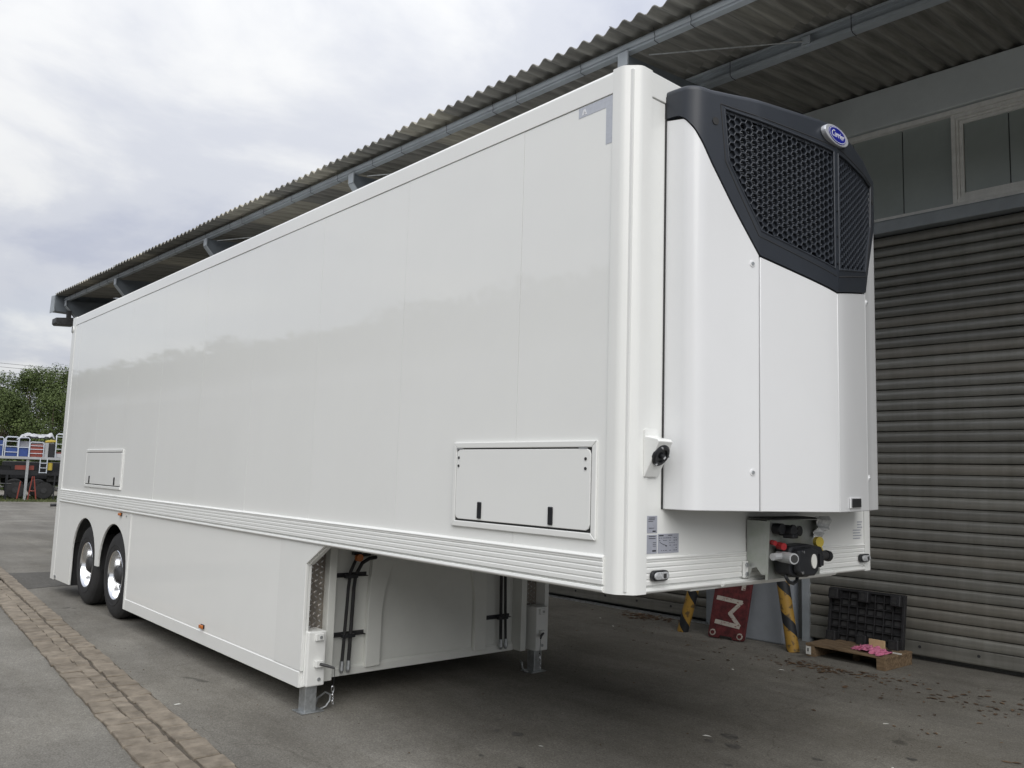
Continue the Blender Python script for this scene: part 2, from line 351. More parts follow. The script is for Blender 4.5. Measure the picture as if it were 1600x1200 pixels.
# drainage strip of small pavers
A0, A1 = Vector((-16.0, -0.18, 0)), Vector((-0.6, -1.18, 0))
du = (A1 - A0).normalized(); dn = Vector((-du.y, du.x, 0)); LS = (A1 - A0).length
WS = 0.49
strip = sheet('paver_strip', [tuple((A0 - dn * WS / 2)[:2]), tuple((A1 - dn * WS / 2)[:2]), tuple((A1 + dn * WS / 2)[:2]), tuple((A0 + dn * WS / 2)[:2])], 0.004, M['joint'])
kind(strip, 'structure')
def paver_mesh(l, w, h, seed):
    rnd = random.Random(seed); mb = MB()
    t = 0.006
    j = lambda a: a + rnd.uniform(-0.004, 0.004)
    bot = [(-l/2, -w/2, 0), (l/2, -w/2, 0), (l/2, w/2, 0), (-l/2, w/2, 0)]
    mid = [(j(x), j(y), h - 0.005) for x, y, _ in bot]
    top = [(x * 0.94, y * 0.95, h + rnd.uniform(-0.002, 0.003)) for x, y, _ in mid]
    mb.add(bot + mid + top, [(0,1,5,4),(1,2,6,5),(2,3,7,6),(3,0,4,7),(4,5,9,8),(5,6,10,9),(6,7,11,10),(7,4,8,11),(8,9,10,11)])
    return mb
protos = {}
far_stuff = MB(); count = 0
rows = [(-0.160, 0.172), (-0.012, 0.112), (0.146, 0.195)]
for ri, (off, w) in enumerate(rows):
    s = 0.03 * ri
    while s < LS - 0.1:
        l = random.choice((0.155, 0.20, 0.225)) if ri != 1 else random.choice((0.13, 0.17, 0.20))
        c = A0 + du * (s + l / 2) + dn * (off + random.uniform(-0.008, 0.008))
        ang = math.atan2(du.y, du.x) + random.uniform(-0.07, 0.07)
        key = (ri == 1, l, random.randrange(3))
        if key not in protos:
            mb = paver_mesh(l - 0.005, w - 0.003, 0.024 if ri != 1 else 0.018, hash(str(key)) % 1000)
            me = bpy.data.meshes.new('paver'); me.from_pydata(mb.v, [], mb.f); me.materials.append(M['paver']); protos[key] = (me, mb)
        me, mb = protos[key]
        if c.x > -8.3 and count < 290:
            o = bpy.data.objects.new('paver', me); col.objects.link(o); o.parent = strip
            o.location = (c.x, c.y, -0.004 + random.uniform(-0.004, 0.003)); o.rotation_euler = (random.uniform(-.022, .022), random.uniform(-.022, .022), ang); count += 1
        else:
            Rm = Matrix.Rotation(ang, 4, 'Z')
            far_stuff.add([Rm @ Vector(p) + Vector((c.x, c.y, 0.004)) for p in mb.v], mb.f)
        s += l + random.choice((0.002, 0.003, 0.006))
kind(obj('distant_pavers', far_stuff, M['paver'], strip), 'stuff')

# ------------------------------------------------------------------ trailer
L, L2, P, H, W = 10.98, 10.745, 0.133, 4.008, 2.6
ZB, ZR, ZS = 1.285, 1.466, 0.198
tr = thing('semi_trailer', (-5.5, 1.3, 0), 'long plain white box semi trailer with refrigeration unit on its nose, parked without a tractor', 'trailer')
obj('body', MB().box(-10.90, -0.02, 0.022, 2.578, 1.30, 3.985), M['white'], tr)
obj('underside', MB().box(-3.38, -0.06, 0.06, 2.54, 1.288, 1.2995), M['darkst'], tr)
# outer skin: one panel between two joints
xs = [-P] + [-0.83 - 1.2 * k for k in range(9)] + [-L2]
for a, b in zip(xs, xs[1:]):
    if abs(a - b) < 0.02: continue
    sp_ = obj('side_panel', MB().box(b + 0.0012, a - 0.0012, 0.0, 0.0215, ZR - 0.01, 3.8745), M['gel'], tr)
    sp_.rotation_euler = (R(random.uniform(-0.04, 0.04)), 0, R(random.uniform(-0.04, 0.04)))   # panels never sit dead flat
    obj('side_panel', MB().box(b + 0.0012, a - 0.0012, 2.5785, 2.60, ZR - 0.01, 3.8745), M['gel'], tr)
for y0, y1, yy in ((-0.005, 0.03, 0), (2.57, 2.605, 1)):
    prof = [(-0.005, 3.879), (-0.005, 3.985), (0.004, 4.002), (0.02, 4.008), (0.05, 4.008), (0.05, 3.879)]
    if yy: prof = [(2.6 - y, z) for y, z in prof]
    obj('top_rail', MB().prism(prof, -L2 - 0.001, -P + 0.001, 'x'), M['gel'], tr, bevel=0.002)
obj('roof', MB().box(-10.9, -0.05, 0.05, 2.55, 3.985, 4.002), M['white'], tr)
def arc(cx, cy, r, a0, a1, n):
    return [(cx + r * math.cos(R(a0 + (a1 - a0) * i / n)), cy + r * math.sin(R(a0 + (a1 - a0) * i / n))) for i in range(n + 1)]
post = [(-P, 0.04), (-P, -0.006), (-0.082, -0.006), (-0.066, -0.003), (-0.052, 0.005), (-0.006, 0.050), (0.003, 0.062), (0.008, 0.078), (0.008, 0.148), (-0.03, 0.148)]
def post_obj(poly, z0, z1):
    mb = MB().prism(poly, z0, z1, 'z'); return mb
obj('corner_post', post_obj(post, ZB, H), M['white'], tr, smooth=True, ang=32)
obj('corner_post', post_obj([(x, 2.6 - y) for x, y in post], ZB, H), M['white'], tr, smooth=True, ang=32)
rear = [(-L2 - 0.001, 0.03), (-L2 - 0.001, -0.006), (-L + 0.05, -0.006), (-L + 0.012, 0.012), (-L, 0.05), (-L, 0.2), (-L2, 0.2)]
obj('rear_post', post_obj(rear, 0.172, H), M['white'], tr, bevel=0.004)
obj('rear_post', post_obj([(x, 2.6 - y) for x, y in rear], 0.172, H), M['white'], tr, bevel=0.004)
obj('rear_door', MB().box(-L + 0.02, -10.9, 0.2, 2.4, 0.4, 3.95), M['white'], tr, bevel=0.005)
obj('rear_vent', MB().lathe([(0.001, 0.0), (0.05, 0.0), (0.05, -0.008), (0.035, -0.013), (0.001, -0.013)], (-10.89, -0.006, 3.83), 'y', 18), M['white'], tr, smooth=True)
obj('vent_slot', MB().box(-10.905, -10.875, -0.023, -0.016, 3.785, 3.875), M['darkst'], tr)
# grooved bumper rail
def rail_profile(sgn=1):
    p = [(0.02, ZR + 0.003), (-0.006, ZR + 0.003), (-0.022, ZR - 0.007), (-0.022, ZR - 0.012), (-0.0185, ZR - 0.016)]
    zs = [ZR - 0.030, ZR - 0.056, ZR - 0.085, ZR - 0.115, ZR - 0.146]
    for z in zs[:-1]:
        p += [(-0.0185, z + 0.006), (-0.0145, z + 0.002), (-0.0145, z - 0.001), (-0.0185, z - 0.004)]
    p += [(-0.0185, ZR - 0.140), (-0.004, ZR - 0.144), (-0.004, ZR - 0.151), (-0.018, ZR - 0.155), (-0.022, ZR - 0.168), (-0.018, ZB + 0.006), (-0.008, ZB), (0.02, ZB)]
    return p
rp = rail_profile()
obj('bumper_rail', MB().prism(rp, -L2 + 0.001, -P - 0.001, 'x'), M['white'], tr, bevel=0.0012, seg=1)
obj('bumper_rail', MB().prism([(2.6 - y, z) for y, z in rp], -L2 + 0.001, -P - 0.001, 'x'), M['white'], tr, bevel=0.0012, seg=1)
obj('front_bumper_rail', MB().prism([(-y - 0.012, z) for y, z in rp], 0.150, 2.450, 'y'), M['white'], tr, bevel=0.0012, seg=1)
obj('front_panel', MB().box(-0.03, 0.0, 0.150, 2.45, ZR - 0.01, 3.86), M['white'], tr)
obj('front_top_rail', MB().box(-0.03, 0.005, 0.150, 2.45, 3.866, 4.004), M['white'], tr, bevel=0.004)

# side hatches
def hatch(x0, x1, z0, z1, screws=True, lw=0.030):
    fr = obj('hatch', MB().box(x0 + 0.02, x1 - 0.02, -0.0025, 0.0, z0 + 0.02, z1 - 0.02), M['seal'], tr)
    t = 0.034; y = -0.015
    b = MB()
    b.prism([(x0, z1), (x1, z1), (x1 - t, z1 - t), (x0 + t, z1 - t)], y, -0.0005, 'y')
    obj('hatch_frame', b, M['white'], fr, bevel=0.004)
    obj('hatch_frame', MB().prism([(x0, z0), (x0 + t, z0 + t), (x1 - t, z0 + t), (x1, z0)], y, -0.0005, 'y'), M['white'], fr, bevel=0.004)
    obj('hatch_frame', MB().prism([(x0, z0 + .001), (x0, z1 - .001), (x0 + t - .001, z1 - t), (x0 + t - .001, z0 + t)], y + .0015, -0.0005, 'y'), M['white'], fr, bevel=0.004)
    obj('hatch_frame', MB().prism([(x1, z0 + .001), (x1 - t + .001, z0 + t), (x1 - t + .001, z1 - t), (x1, z1 - .001)], y + .0015, -0.0005, 'y'), M['white'], fr, bevel=0.004)
    dx0, dx1, dz0, dz1 = x0 + t + 0.005, x1 - t - 0.006, z0 + t + 0.011, z1 - t - 0.008
    c = 0.028
    obj('hatch_door', MB().prism([(dx0 + c, dz0), (dx1 - c, dz0), (dx1 - c * .3, dz0 + c * .3), (dx1, dz0 + c), (dx1, dz1 - c), (dx1 - c * .3, dz1 - c * .3), (dx1 - c, dz1), (dx0 + c, dz1), (dx0 + c * .3, dz1 - c * .3), (dx0, dz1 - c), (dx0, dz0 + c), (dx0 + c * .3, dz0 + c * .3)], -0.013, -0.003, 'y'), M['gel'], fr, bevel=0.003)
    return fr, (dx0, dx1, dz0, dz1)
def latch(fr, x, z):
    obj('latch', MB().prism([(x - 0.018, z - 0.048), (x + 0.018, z - 0.048), (x + 0.018, z + 0.048), (x - 0.018, z + 0.048)], -0.021, -0.0135, 'y'), M['black'], fr, bevel=0.006)
f1, _ = hatch(-1.392, -0.194, 1.536, 2.040)
latch(f1, -1.118, 1.641); latch(f1, -0.517, 1.641)
for x, z in ((-1.333, 1.948), (-1.333, 1.899), (-0.268, 1.946), (-0.268, 1.896)):
    obj('screw', MB().disc((x, -0.0135, z), 0.0085, -0.003, 'y', 10), M['darkst'], f1)
for x in (-1.33, -0.29):
    obj('hinge', MB().box(x - 0.03, x + 0.03, -0.0145, -0.004, 1.9985, 2.0045), M['greybox'], f1)
f2, _ = hatch(-9.565, -7.965, 1.536, 2.030)
latch(f2, -9.319, 1.635); latch(f2, -8.226, 1.636)

# reflective corner marking
tp = obj('corner_marking', MB().prism([(-0.386, 3.8725), (-0.137, 3.8725), (-0.137, 3.610), (-0.182, 3.610), (-0.182, 3.815), (-0.386, 3.815)], -0.0015, 0.0, 'y'), M['reflect'], tr)
mk = MB()
for pts in (((-0.362, 3.826), (-0.350, 3.826), (-0.342, 3.858), (-0.350, 3.858)), ((-0.338, 3.826), (-0.325, 3.826), (-0.337, 3.858), (-0.345, 3.852)), ((-0.349, 3.835), (-0.334, 3.835), (-0.336, 3.840), (-0.348, 3.840))):
    mk.prism(pts, -0.0026, -0.0016, 'y')
obj('marking_emblem', mk, M['pale'], tp)

# lower side body, low floor between legs and wheels
obj('lower_body', MB().box(-7.49, -3.40, 0.022, 2.578, 0.215, 1.30), M['frame_white'], tr)
for y0, y1, q in ((0.0, 0.021, -1), (2.579, 2.60, 1)):
    obj('skirt_panel', MB().box(-7.478, -3.668, y0, y1, 0.322, 1.312), M['gel'], tr)
    if q < 0:
        obj('skirt_rail', MB().prism([(-0.006, ZS), (-0.006, 0.312), (0.002, 0.320), (0.03, 0.320), (0.03, ZS)], -7.49, -3.23, 'x'), M['white'], tr, bevel=0.002)
        obj('skirt_end', MB().prism([(-3.664, 0.3215), (-3.212, 0.3215), (-3.212, 1.127), (-2.945, 1.284), (-3.664, 1.284)], -0.004, 0.022, 'y'), M['white'], tr, bevel=0.004)
        obj('skirt_post', MB().box(-7.53, -7.481, -0.009, 0.02, ZS, 1.305), M['white'], tr, bevel=0.004)
    else:
        obj('skirt_rail', MB().box(-7.49, -3.23, 2.57, 2.606, ZS, 0.32), M['white'], tr, bevel=0.002)
        obj('skirt_end', MB().prism([(-3.664, 0.3215), (-3.212, 0.3215), (-3.212, 1.127), (-2.945, 1.284), (-3.664, 1.284)], 2.578, 2.604, 'y'), M['white'], tr, bevel=0.004)
# small fixing plates under the rail
for x in (-3.66, -7.50, -10.55):
    obj('bracket_plate', MB().box(x - 0.05, x + 0.05, -0.010, 0.0, 1.292, 1.312), M['white'], tr)
# wheel arch panel
def arch(cx, r, zc, z0, n=20):
    pts = []
    a0 = math.degrees(math.asin(max(-1, min(1, (z0 - zc) / r)))) if z0 > zc else 0
    if z0 <= zc: pts.append((cx + r, z0))
    for i in range(n + 1):
        a = R(a0 + (180 - 2 * a0) * i / n); pts.append((cx + r * math.cos(a), zc + r * math.sin(a)))
    if z0 <= zc: pts.append((cx - r, z0))
    return pts
AX = (-8.106, -9.362); RW = 0.515
poly = [(-L2 + 0.001, 1.305), (-7.532, 1.305), (-7.532, ZS)]
a2 = arch(AX[0], 0.562, 0.562, 0.562)
poly += [(-7.545, ZS)] + a2 + arch(AX[1], 0.562, 0.562, 0.562) + [(-9.928, 0.19), (-L2 + 0.001, 0.185)]
obj('wheel_arch_panel', MB().prism(poly, -0.003, 0.022, 'y'), M['white'], tr, bevel=0.003)
obj('wheel_arch_panel', MB().prism(poly, 2.578, 2.603, 'y'), M['white'], tr, bevel=0.003)
# dark wheel wells (open boxes seen through the arches)
obj('wheel_well', MB().box(-10.74, -7.52, 0.56, 2.04, 0.62, 1.29).box(-10.7, -7.50, 0.03, 2.57, 1.20, 1.29).box(-7.515, -7.495, 0.03, 2.57, 0.25, 1.2), M['seal'], tr)
for ax in AX:
    obj('axle', MB().tube([(ax, 0.3, 0.515), (ax, 2.3, 0.515)], 0.075, 14), M['darkst'], tr, smooth=True)
# mud flap
for y0 in (0.05, 2.2):
    obj('mud_flap', MB().box(-10.02, -9.995, y0, y0 + 0.36, 0.17, 0.75), M['rubber'], tr)
    obj('mud_flap', MB().box(-8.76, -8.735, y0 + 0.02, y0 + 0.36, 0.5, 0.95), M['rubber'], tr)
obj('fixing_slot', MB().box(-10.72, -10.62, -0.0085, -0.0035, 0.20, 0.24), M['galv'], tr)
obj('rear_bumper', MB().box(-11.02, -10.98, 0.02, 0.14, 1.15, 1.27), M['black'], tr, bevel=0.01)
obj('rear_bumper', MB().tube([(-11.00, -0.07, 1.22), (-11.0, 0.03, 1.22)], 0.022, 8), M['black'], tr)

def make_wheel(cx, side):
    """side -1: outer face towards -y at y 0.05"""
    c = (cx, 0.0, RW); y0 = 0.045; w = 0.385
    prof = [(0.292, 0.012), (0.300, 0.004), (0.33, -0.002), (0.40, 0.0), (0.455, 0.010), (0.482, 0.022), (0.505, 0.045), (0.513, 0.075)]
    g = []
    for k in range(4):
        t = 0.10 + k * 0.055
        g += [(RW, t), (RW, t + 0.030), (RW - 0.012, t + 0.033), (RW - 0.012, t + 0.044)]
    prof += g + [(0.513, w - 0.06), (0.50, w - 0.03), (0.45, w - 0.005), (0.30, w - 0.01), (0.29, w - 0.05)]
    f = (lambda t: y0 + t) if side < 0 else (lambda t: 2.6 - y0 - t)
    wb = obj('wheel', MB().lathe([(r, f(t)) for r, t in prof], c, 'y', 56), M['rubber'], tr, smooth=True, ang=30)
    # raised ring lines on the sidewall
    ring = [(0.352, 0.0), (0.354, -0.005), (0.360, -0.005), (0.362, 0.0)]
    obj('sidewall_ring', MB().lathe([(r, f(t)) for r, t in ring], c, 'y', 48), M['rubber'], wb, smooth=True)
    rim = [(0.292, 0.03), (0.294, 0.010), (0.288, 0.004), (0.280, 0.010), (0.272, 0.026), (0.262, 0.075), (0.250, 0.118), (0.232, 0.130), (0.200, 0.138), (0.160, 0.128), (0.145, 0.120), (0.10, 0.120)]
    obj('rim', MB().lathe([(r, f(t)) for r, t in rim], c, 'y', 48), M['alu'], wb, smooth=True, ang=40)
    hb = [(0.118, 0.135), (0.112, 0.06), (0.095, 0.045), (0.085, 0.03), (0.06, 0.018), (0.001, 0.016)]
    obj('hub', MB().lathe([(r, f(t)) for r, t in hb], c, 'y', 24), M['darkst'], wb, smooth=True)
    nuts = MB(); holes = MB(); s = -1 if side < 0 else 1
    for k in range(10):
        a = 2 * math.pi * (k + 0.5) / 10; p = (c[0] + 0.150 * math.cos(a), f(0.122), c[2] + 0.150 * math.sin(a))
        nuts.disc(p, 0.017, 0.034 * s, 'y', 6)
        a = 2 * math.pi * k / 10; p = (c[0] + 0.226 * math.cos(a), f(0.134), c[2] + 0.226 * math.sin(a))
        holes.disc(p, 0.022, 0.008 * s, 'y', 12)
    obj('wheel_nut', nuts, M['chrome'], wb); obj('hand_hole', holes, M['seal'], wb)
    return wb
for ax in AX:
    make_wheel(ax, -1); make_wheel(ax, 1)

# side marker lamps
def marker(x, z, y=-0.004):
    lb = obj('marker_lamp', MB().box(x - 0.042, x + 0.042, y - 0.010, y, z - 0.020, z + 0.020), M['black'], tr, bevel=0.006)
    obj('lamp_lens', MB().prism([(x - 0.038, z - 0.016), (x + 0.038, z - 0.016), (x + 0.038, z + 0.016), (x - 0.038, z + 0.016)], y - 0.030, y - 0.0102, 'y'), M['amber'], lb, bevel=0.006)
marker(-7.869, 1.255, -0.0035); marker(-5.163, 0.360, 0.0)
obj('screw', MB().disc((-7.66, -0.0035, 1.24), 0.012, -0.004, 'y', 10), M['galv'], tr)

# gooseneck bulkhead, plane x = -3.40
XB = -3.40
bk = obj('bulkhead', MB().box(XB - 0.002, XB + 0.004, 0.03, 2.57, 0.205, 1.295), M['frame_white'], tr)
obj('bulkhead_rail', MB().prism([(XB + 0.003, 0.200), (XB + 0.026, 0.200), (XB + 0.026, 0.258), (XB + 0.012, 0.275), (XB + 0.003, 0.275)], 0.30, 2.30, 'y'), M['frame_white'], bk, bevel=0.003)
obj('bulkhead_panel', MB().box(XB + 0.004, XB + 0.010, 0.80, 1.80, 0.286, 1.29), M['frame_white'], bk, bevel=0.002)
def rib(fl):
    inner = [(0.795, 0.247), (0.797, 0.70), (0.812, 0.82), (0.838, 0.93), (0.875, 1.03), (0.945, 1.13), (1.06, 1.21), (1.16, 1.24)]
    outer = [(1.16, 1.288), (0.70, 1.288), (0.688, 1.13), (0.672, 0.95), (0.660, 0.70), (0.655, 0.244)]
    p = inner + outer
    if fl: p = [(2.6 - y, z) for y, z in p]
    o = obj('rib', MB().prism(p, XB + 0.004, XB + 0.050, 'x'), M['frame_white'], bk, bevel=0.005)
    return o
rib(0); rib(1)
def mir(fl, y): return 2.6 - y if fl else y
for fl in (0, 1):
    g = lambda y: mir(fl, y)
    obj('bulkhead_post', MB().box(XB + 0.001, XB + 0.135, min(g(0.232), g(0.300)), max(g(0.232), g(0.300)), 0.205, 1.295), M['frame_white'], tr, bevel=0.006)
    # recessed chequer plate
    tp = [(g(0.022), 0.55), (g(0.234), 0.55), (g(0.234), 1.292), (g(0.022), 1.292)]
    pl = obj('tread_plate', MB().prism(tp, XB + 0.03, XB + 0.06, 'x'), M['tread'], tr)
    ch = MB()
    for i in range(4):
        for j in range(16):
            y = 0.075 + i * 0.042; z = 0.60 + j * 0.042 + (i % 2) * 0.021
            if z > 1.27: continue
            s = 1 if (i + j) % 2 else -1
            pts = [Vector((0, -0.017, 0)), Vector((0, 0, -0.0055)), Vector((0, 0.017, 0)), Vector((0, 0, 0.0055))]
            q = [Matrix.Rotation(R(42 * s), 4, 'X') @ p for p in pts]
            ch.prism([(g(y + p.y), z + p.z) for p in q], XB + 0.0601, XB + 0.0645, 'x')
    kind(obj('tread_stud', ch, M['chrome'], pl), 'stuff')
    # gusset flange under the rail
    obj('gusset_flange', MB().prism([(-3.2115, 1.115), (-2.935, 1.281), (-2.945, 1.286), (-3.226, 1.127)], min(g(0.023), g(0.060)), max(g(0.023), g(0.060)), 'y'), M['white'], tr, bevel=0.002)
    obj('bulkhead_post', MB().box(-3.34, -3.213, min(g(0.023), g(0.045)), max(g(0.023), g(0.045)), 0.205, 1.12), M['white'], tr)
    # landing leg
    x0, x1 = -3.36, -3.175
    lg = obj('landing_leg', MB().box(x0, x1, min(g(0.030), g(0.185)), max(g(0.030), g(0.185)), 0.205, 0.615), M['white'], tr, bevel=0.010)
    obj('leg_tube', MB().box(-3.325, -3.225, min(g(0.055), g(0.155)), max(g(0.055), g(0.155)), 0.008, 0.30), M['galv'], lg, bevel=0.006)
    obj('foot_plate', MB().box(-3.355, -3.195, min(g(0.020), g(0.21)), max(g(0.020), g(0.21)), 0.002, 0.010), M['galv'], lg, bevel=0.002)
    h0 = -1 if fl else 1
    obj('foot_handle', MB().tube([(-3.25, g(0.205), 0.008), (-3.25, g(0.25), 0.02), (-3.25, g(0.285), 0.06), (-3.25, g(0.285), 0.105), (-3.30, g(0.27), 0.115), (-3.33, g(0.22), 0.07), (-3.33, g(0.20), 0.010)], 0.008, 6), M['galv'], lg, smooth=True)
    pz = 0.375; py = g(0.12)
    obj('leg_lug', MB().box(x1 + .0005, x1 + 0.035, py - 0.03, py + 0.03, pz - 0.025, pz + 0.025), M['white'], lg, bevel=0.004)
    obj('leg_lug', MB().box(x1 + .0005, x1 + 0.022, py - 0.035, py + 0.035, 0.545, 0.60), M['white'], lg, bevel=0.006)
    obj('leg_bolt', MB().disc((x1 + 0.0225, py + 0.005, 0.572), 0.012, 0.006, 'x', 10), M['galv'], lg)
    obj('leg_bolt', MB().disc((x1 + 0.0005, py + 0.015, 0.255), 0.014, 0.006, 'x', 10), M['galv'], lg)
    e = (-3.08, g(0.215), 0.345)
    obj('leg_pin', MB().tube([(x1 + 0.03, py, pz), (-3.12, g(0.17), 0.36), e], [0.011, 0.012, 0.008], 8), M['darkst'], lg, smooth=True)
    pts = [e, (-3.08, g(0.217), 0.29), (-3.085, g(0.216), 0.24), (-3.09, g(0.214), 0.20)]
    obj('pin_cord', MB().tube(pts, 0.0022, 5), M['black'], lg)
    chn = MB()
    z = 0.205
    for k in range(5):
        c = Vector((-3.09 + 0.002 * k, g(0.214), z - 0.016)); a = 0 if k % 2 else math.pi / 2
        rr = 0.018 if k == 0 else 0.011
        loop = [c + Vector((math.cos(a) * rr * 0.6 * math.cos(t), math.sin(a) * rr * 0.6 * math.cos(t), rr * 1.3 * math.sin(t))) for t in [2 * math.pi * i / 10 for i in range(11)]]
        chn.tube(loop, 0.0032, 5); z -= 0.030 if k == 0 else 0.022
    obj('pin_chain', chn, M['chrome'], lg)
    # hose rails, hoses
    for z in (0.512, 0.985):
        obj('hose_rail', MB().prism([(XB + 0.004, z), (XB + 0.040, z), (XB + 0.040, z + 0.006), (XB + 0.010, z + 0.006), (XB + 0.010, z + 0.032), (XB + 0.004, z + 0.032)], min(g(0.345), g(0.648)), max(g(0.345), g(0.648)), 'y'), M['darkst'], bk)
        obj('hose_clamp', MB().box(XB + 0.042, XB + 0.082, min(g(0.415), g(0.53)), max(g(0.415), g(0.53)), z - 0.006, z + 0.022), M['black'], bk, bevel=0.004)
    for yt, ym, yb, r in ((0.60, 0.452, 0.428, 0.0135), (0.66, 0.503, 0.488, 0.0155)):
        d = 0.0 if yt < 0.63 else -0.03
        pts = [(XB + 0.05, g(yt + 0.05), 1.165 + d), (XB + 0.06, g(yt - 0.02), 1.16 + d), (XB + 0.062, g(yt - 0.09), 1.125 + d), (XB + 0.062, g(ym + 0.012), 1.03 + d), (XB + 0.062, g(ym), 0.90), (XB + 0.062, g((ym + yb) / 2), 0.6), (XB + 0.062, g(yb), 0.34), (XB + 0.062, g(yb - 0.002), 0.30)]
        hs = obj('hose', MB().tube(pts, r, 10), M['rubber'], bk, smooth=True)
        obj('hose_fitting', MB().tube([(XB + 0.062, g(yb - 0.001), 0.325), (XB + 0.062, g(yb - 0.003), 0.255), (XB + 0.062, g(yb - 0.003), 0.232)], [0.017, 0.021, 0.012], 8), M['galv'], hs)
lm = obj('marker_lamp', MB().box(XB + 0.05, XB + 0.085, 0.475, 0.55, 1.165, 1.19), M['black'], tr)
obj('lamp_lens', MB().tube([(XB + 0.085, 0.512, 1.145), (XB + 0.125, 0.512, 1.145)], 0.030, 14), M['amber'], lm, smooth=True)
# kingpin skid plate lip under the front
obj('skid_plate', MB().prism([(0.004, ZB - 0.001), (0.02, ZB - 0.004), (0.035, ZB + 0.012), (0.038, ZB + 0.018), (0.004, ZB + 0.018)], 0.78, 2.02, 'y'), M['white'], tr, bevel=0.003)
obj('skid_plate', MB().box(-1.8, -0.02, 0.55, 2.05, ZB - 0.016, ZB + 0.002), M['white'], tr, bevel=0.004)

# front lamps
def front_lamp(yc, zc, w=0.132, h=0.052):
    n = 8; pts = arc(yc - w / 2 + h / 2, zc, h / 2, 90, 270, n) + arc(yc + w / 2 - h / 2, zc, h / 2, -90, 90, n)
    lb = obj('position_lamp', MB().prism(pts, 0.010, 0.030, 'x'), M['black'], tr, bevel=0.003)
    pts = [(yc + (p - yc) * 0.86, zc + (q - zc) * 0.72) for p, q in pts]
    obj('lamp_lens', MB().prism(pts, 0.0302, 0.040, 'x'), M['lens'], lb, bevel=0.004)
    obj('lamp_led', MB().box(0.0401, 0.043, yc + 0.008, yc + 0.028, zc - 0.011, zc + 0.011), M['darkst'], lb)
front_lamp(0.236, 1.373); front_lamp(2.415, 1.373)

# placards with printed lines
def placard(y0, y1, z0, z1, marks):
    pb = obj('placard', MB().box(0.0005, 0.0025, y0, y1, z0, z1), M['sticker'], tr)
    mk = MB()
    for a, b, c, d in marks: mk.box(0.0026, 0.0032, y0 + a * (y1 - y0), y0 + b * (y1 - y0), z1 - c * (z1 - z0), z1 - d * (z1 - z0))
    obj('placard_print', mk, M['ink'], pb)
rr = random.Random(3)
X0 = 0.008
placard(0.1535, 0.235, 1.583, 1.668, [(0.2, 0.8, 0.10, 0.14), (0.55, 0.85, 0.86, 0.94), (0.2, 0.7, 0.70, 0.73), (0.15, 0.75, 0.2, 0.23), (0.15, 0.6, 0.30, 0.33)])
placard(0.1535, 0.235, 1.481, 1.574, [(0.2, 0.85, 0.07, 0.10), (0.2, 0.85, 0.18, 0.21), (0.55, 0.9, 0.82, 0.9), (0.6, 0.9, 0.4, 0.42), (0.6, 0.9, 0.5, 0.52), (0.6, 0.9, 0.6, 0.62)])
mk = [(0.04, 0.26, 0.06, 0.12), (0.48, 0.68, 0.07, 0.10)]
for i in range(9):
    for j in range(6):
        if rr.random() < 0.7 and not (i < 5 and 1 < j < 5): mk.append((0.05 + i * 0.1, 0.05 + i * 0.1 + rr.uniform(0.03, 0.07), 0.2 + j * 0.13, 0.2 + j * 0.13 + 0.03))
for k in range(14):
    t = k / 13; mk.append((0.05 + 0.34 * t, 0.075 + 0.34 * t, 0.34 + 0.26 * math.sqrt(t), 0.365 + 0.26 * math.sqrt(t)))
mk.append((0.36, 0.42, 0.60, 0.66))
placard(0.243, 0.412, 1.480, 1.577, mk)
p2 = MB()
for k in range(7):
    p2.box(0.001, 0.0016, 2.30 + (0.06 if k < 3 else 0.0), 2.40 + rr.uniform(0, 0.03), 1.50 + (6 - k) * 0.018, 1.507 + (6 - k) * 0.018)
obj('print_notice', p2, M['sticker'], tr)

# socket bracket on the corner
sk = obj('socket_bracket', MB().prism([(0.0085, 1.862), (0.0085, 2.098), (0.018, 2.104), (0.020, 2.066), (0.094, 2.052), (0.108, 2.040), (0.030, 1.888), (0.016, 1.862)], 0.112, 0.222, 'y'), M['white'], tr, bevel=0.004)
Q = Matrix.Translation((0.073, 0.167, 1.972)) @ Matrix.Rotation(R(90 + 27), 4, 'Y') @ Matrix.Scale(1.2, 4)
def local_lathe(prof, Qm, n=22):
    mb = MB().lathe(prof, (0, 0, 0), 'z', n); mb.v = [tuple(Qm @ Vector(p)) for p in mb.v]; return mb
obj('socket_flange', local_lathe([(0.001, -0.004), (0.048, -0.004), (0.048, 0.006), (0.040, 0.012), (0.030, 0.012), (0.028, 0.004), (0.014, 0.004), (0.012, 0.020), (0.001, 0.020)], Q), M['black'], sk, smooth=True)
for a in (90, 210, 330):
    obj('screw', local_lathe([(0.001, 0.0155), (0.0045, 0.0155), (0.0045, 0.006)], Q @ Matrix.Translation((0.042 * math.cos(R(a)), 0.042 * math.sin(R(a)), 0)), 8), M['chrome'], sk)
obj('screw', local_lathe([(0.001, 0.0255), (0.007, 0.0255), (0.007, 0.019)], Q, 8), M['chrome'], sk)

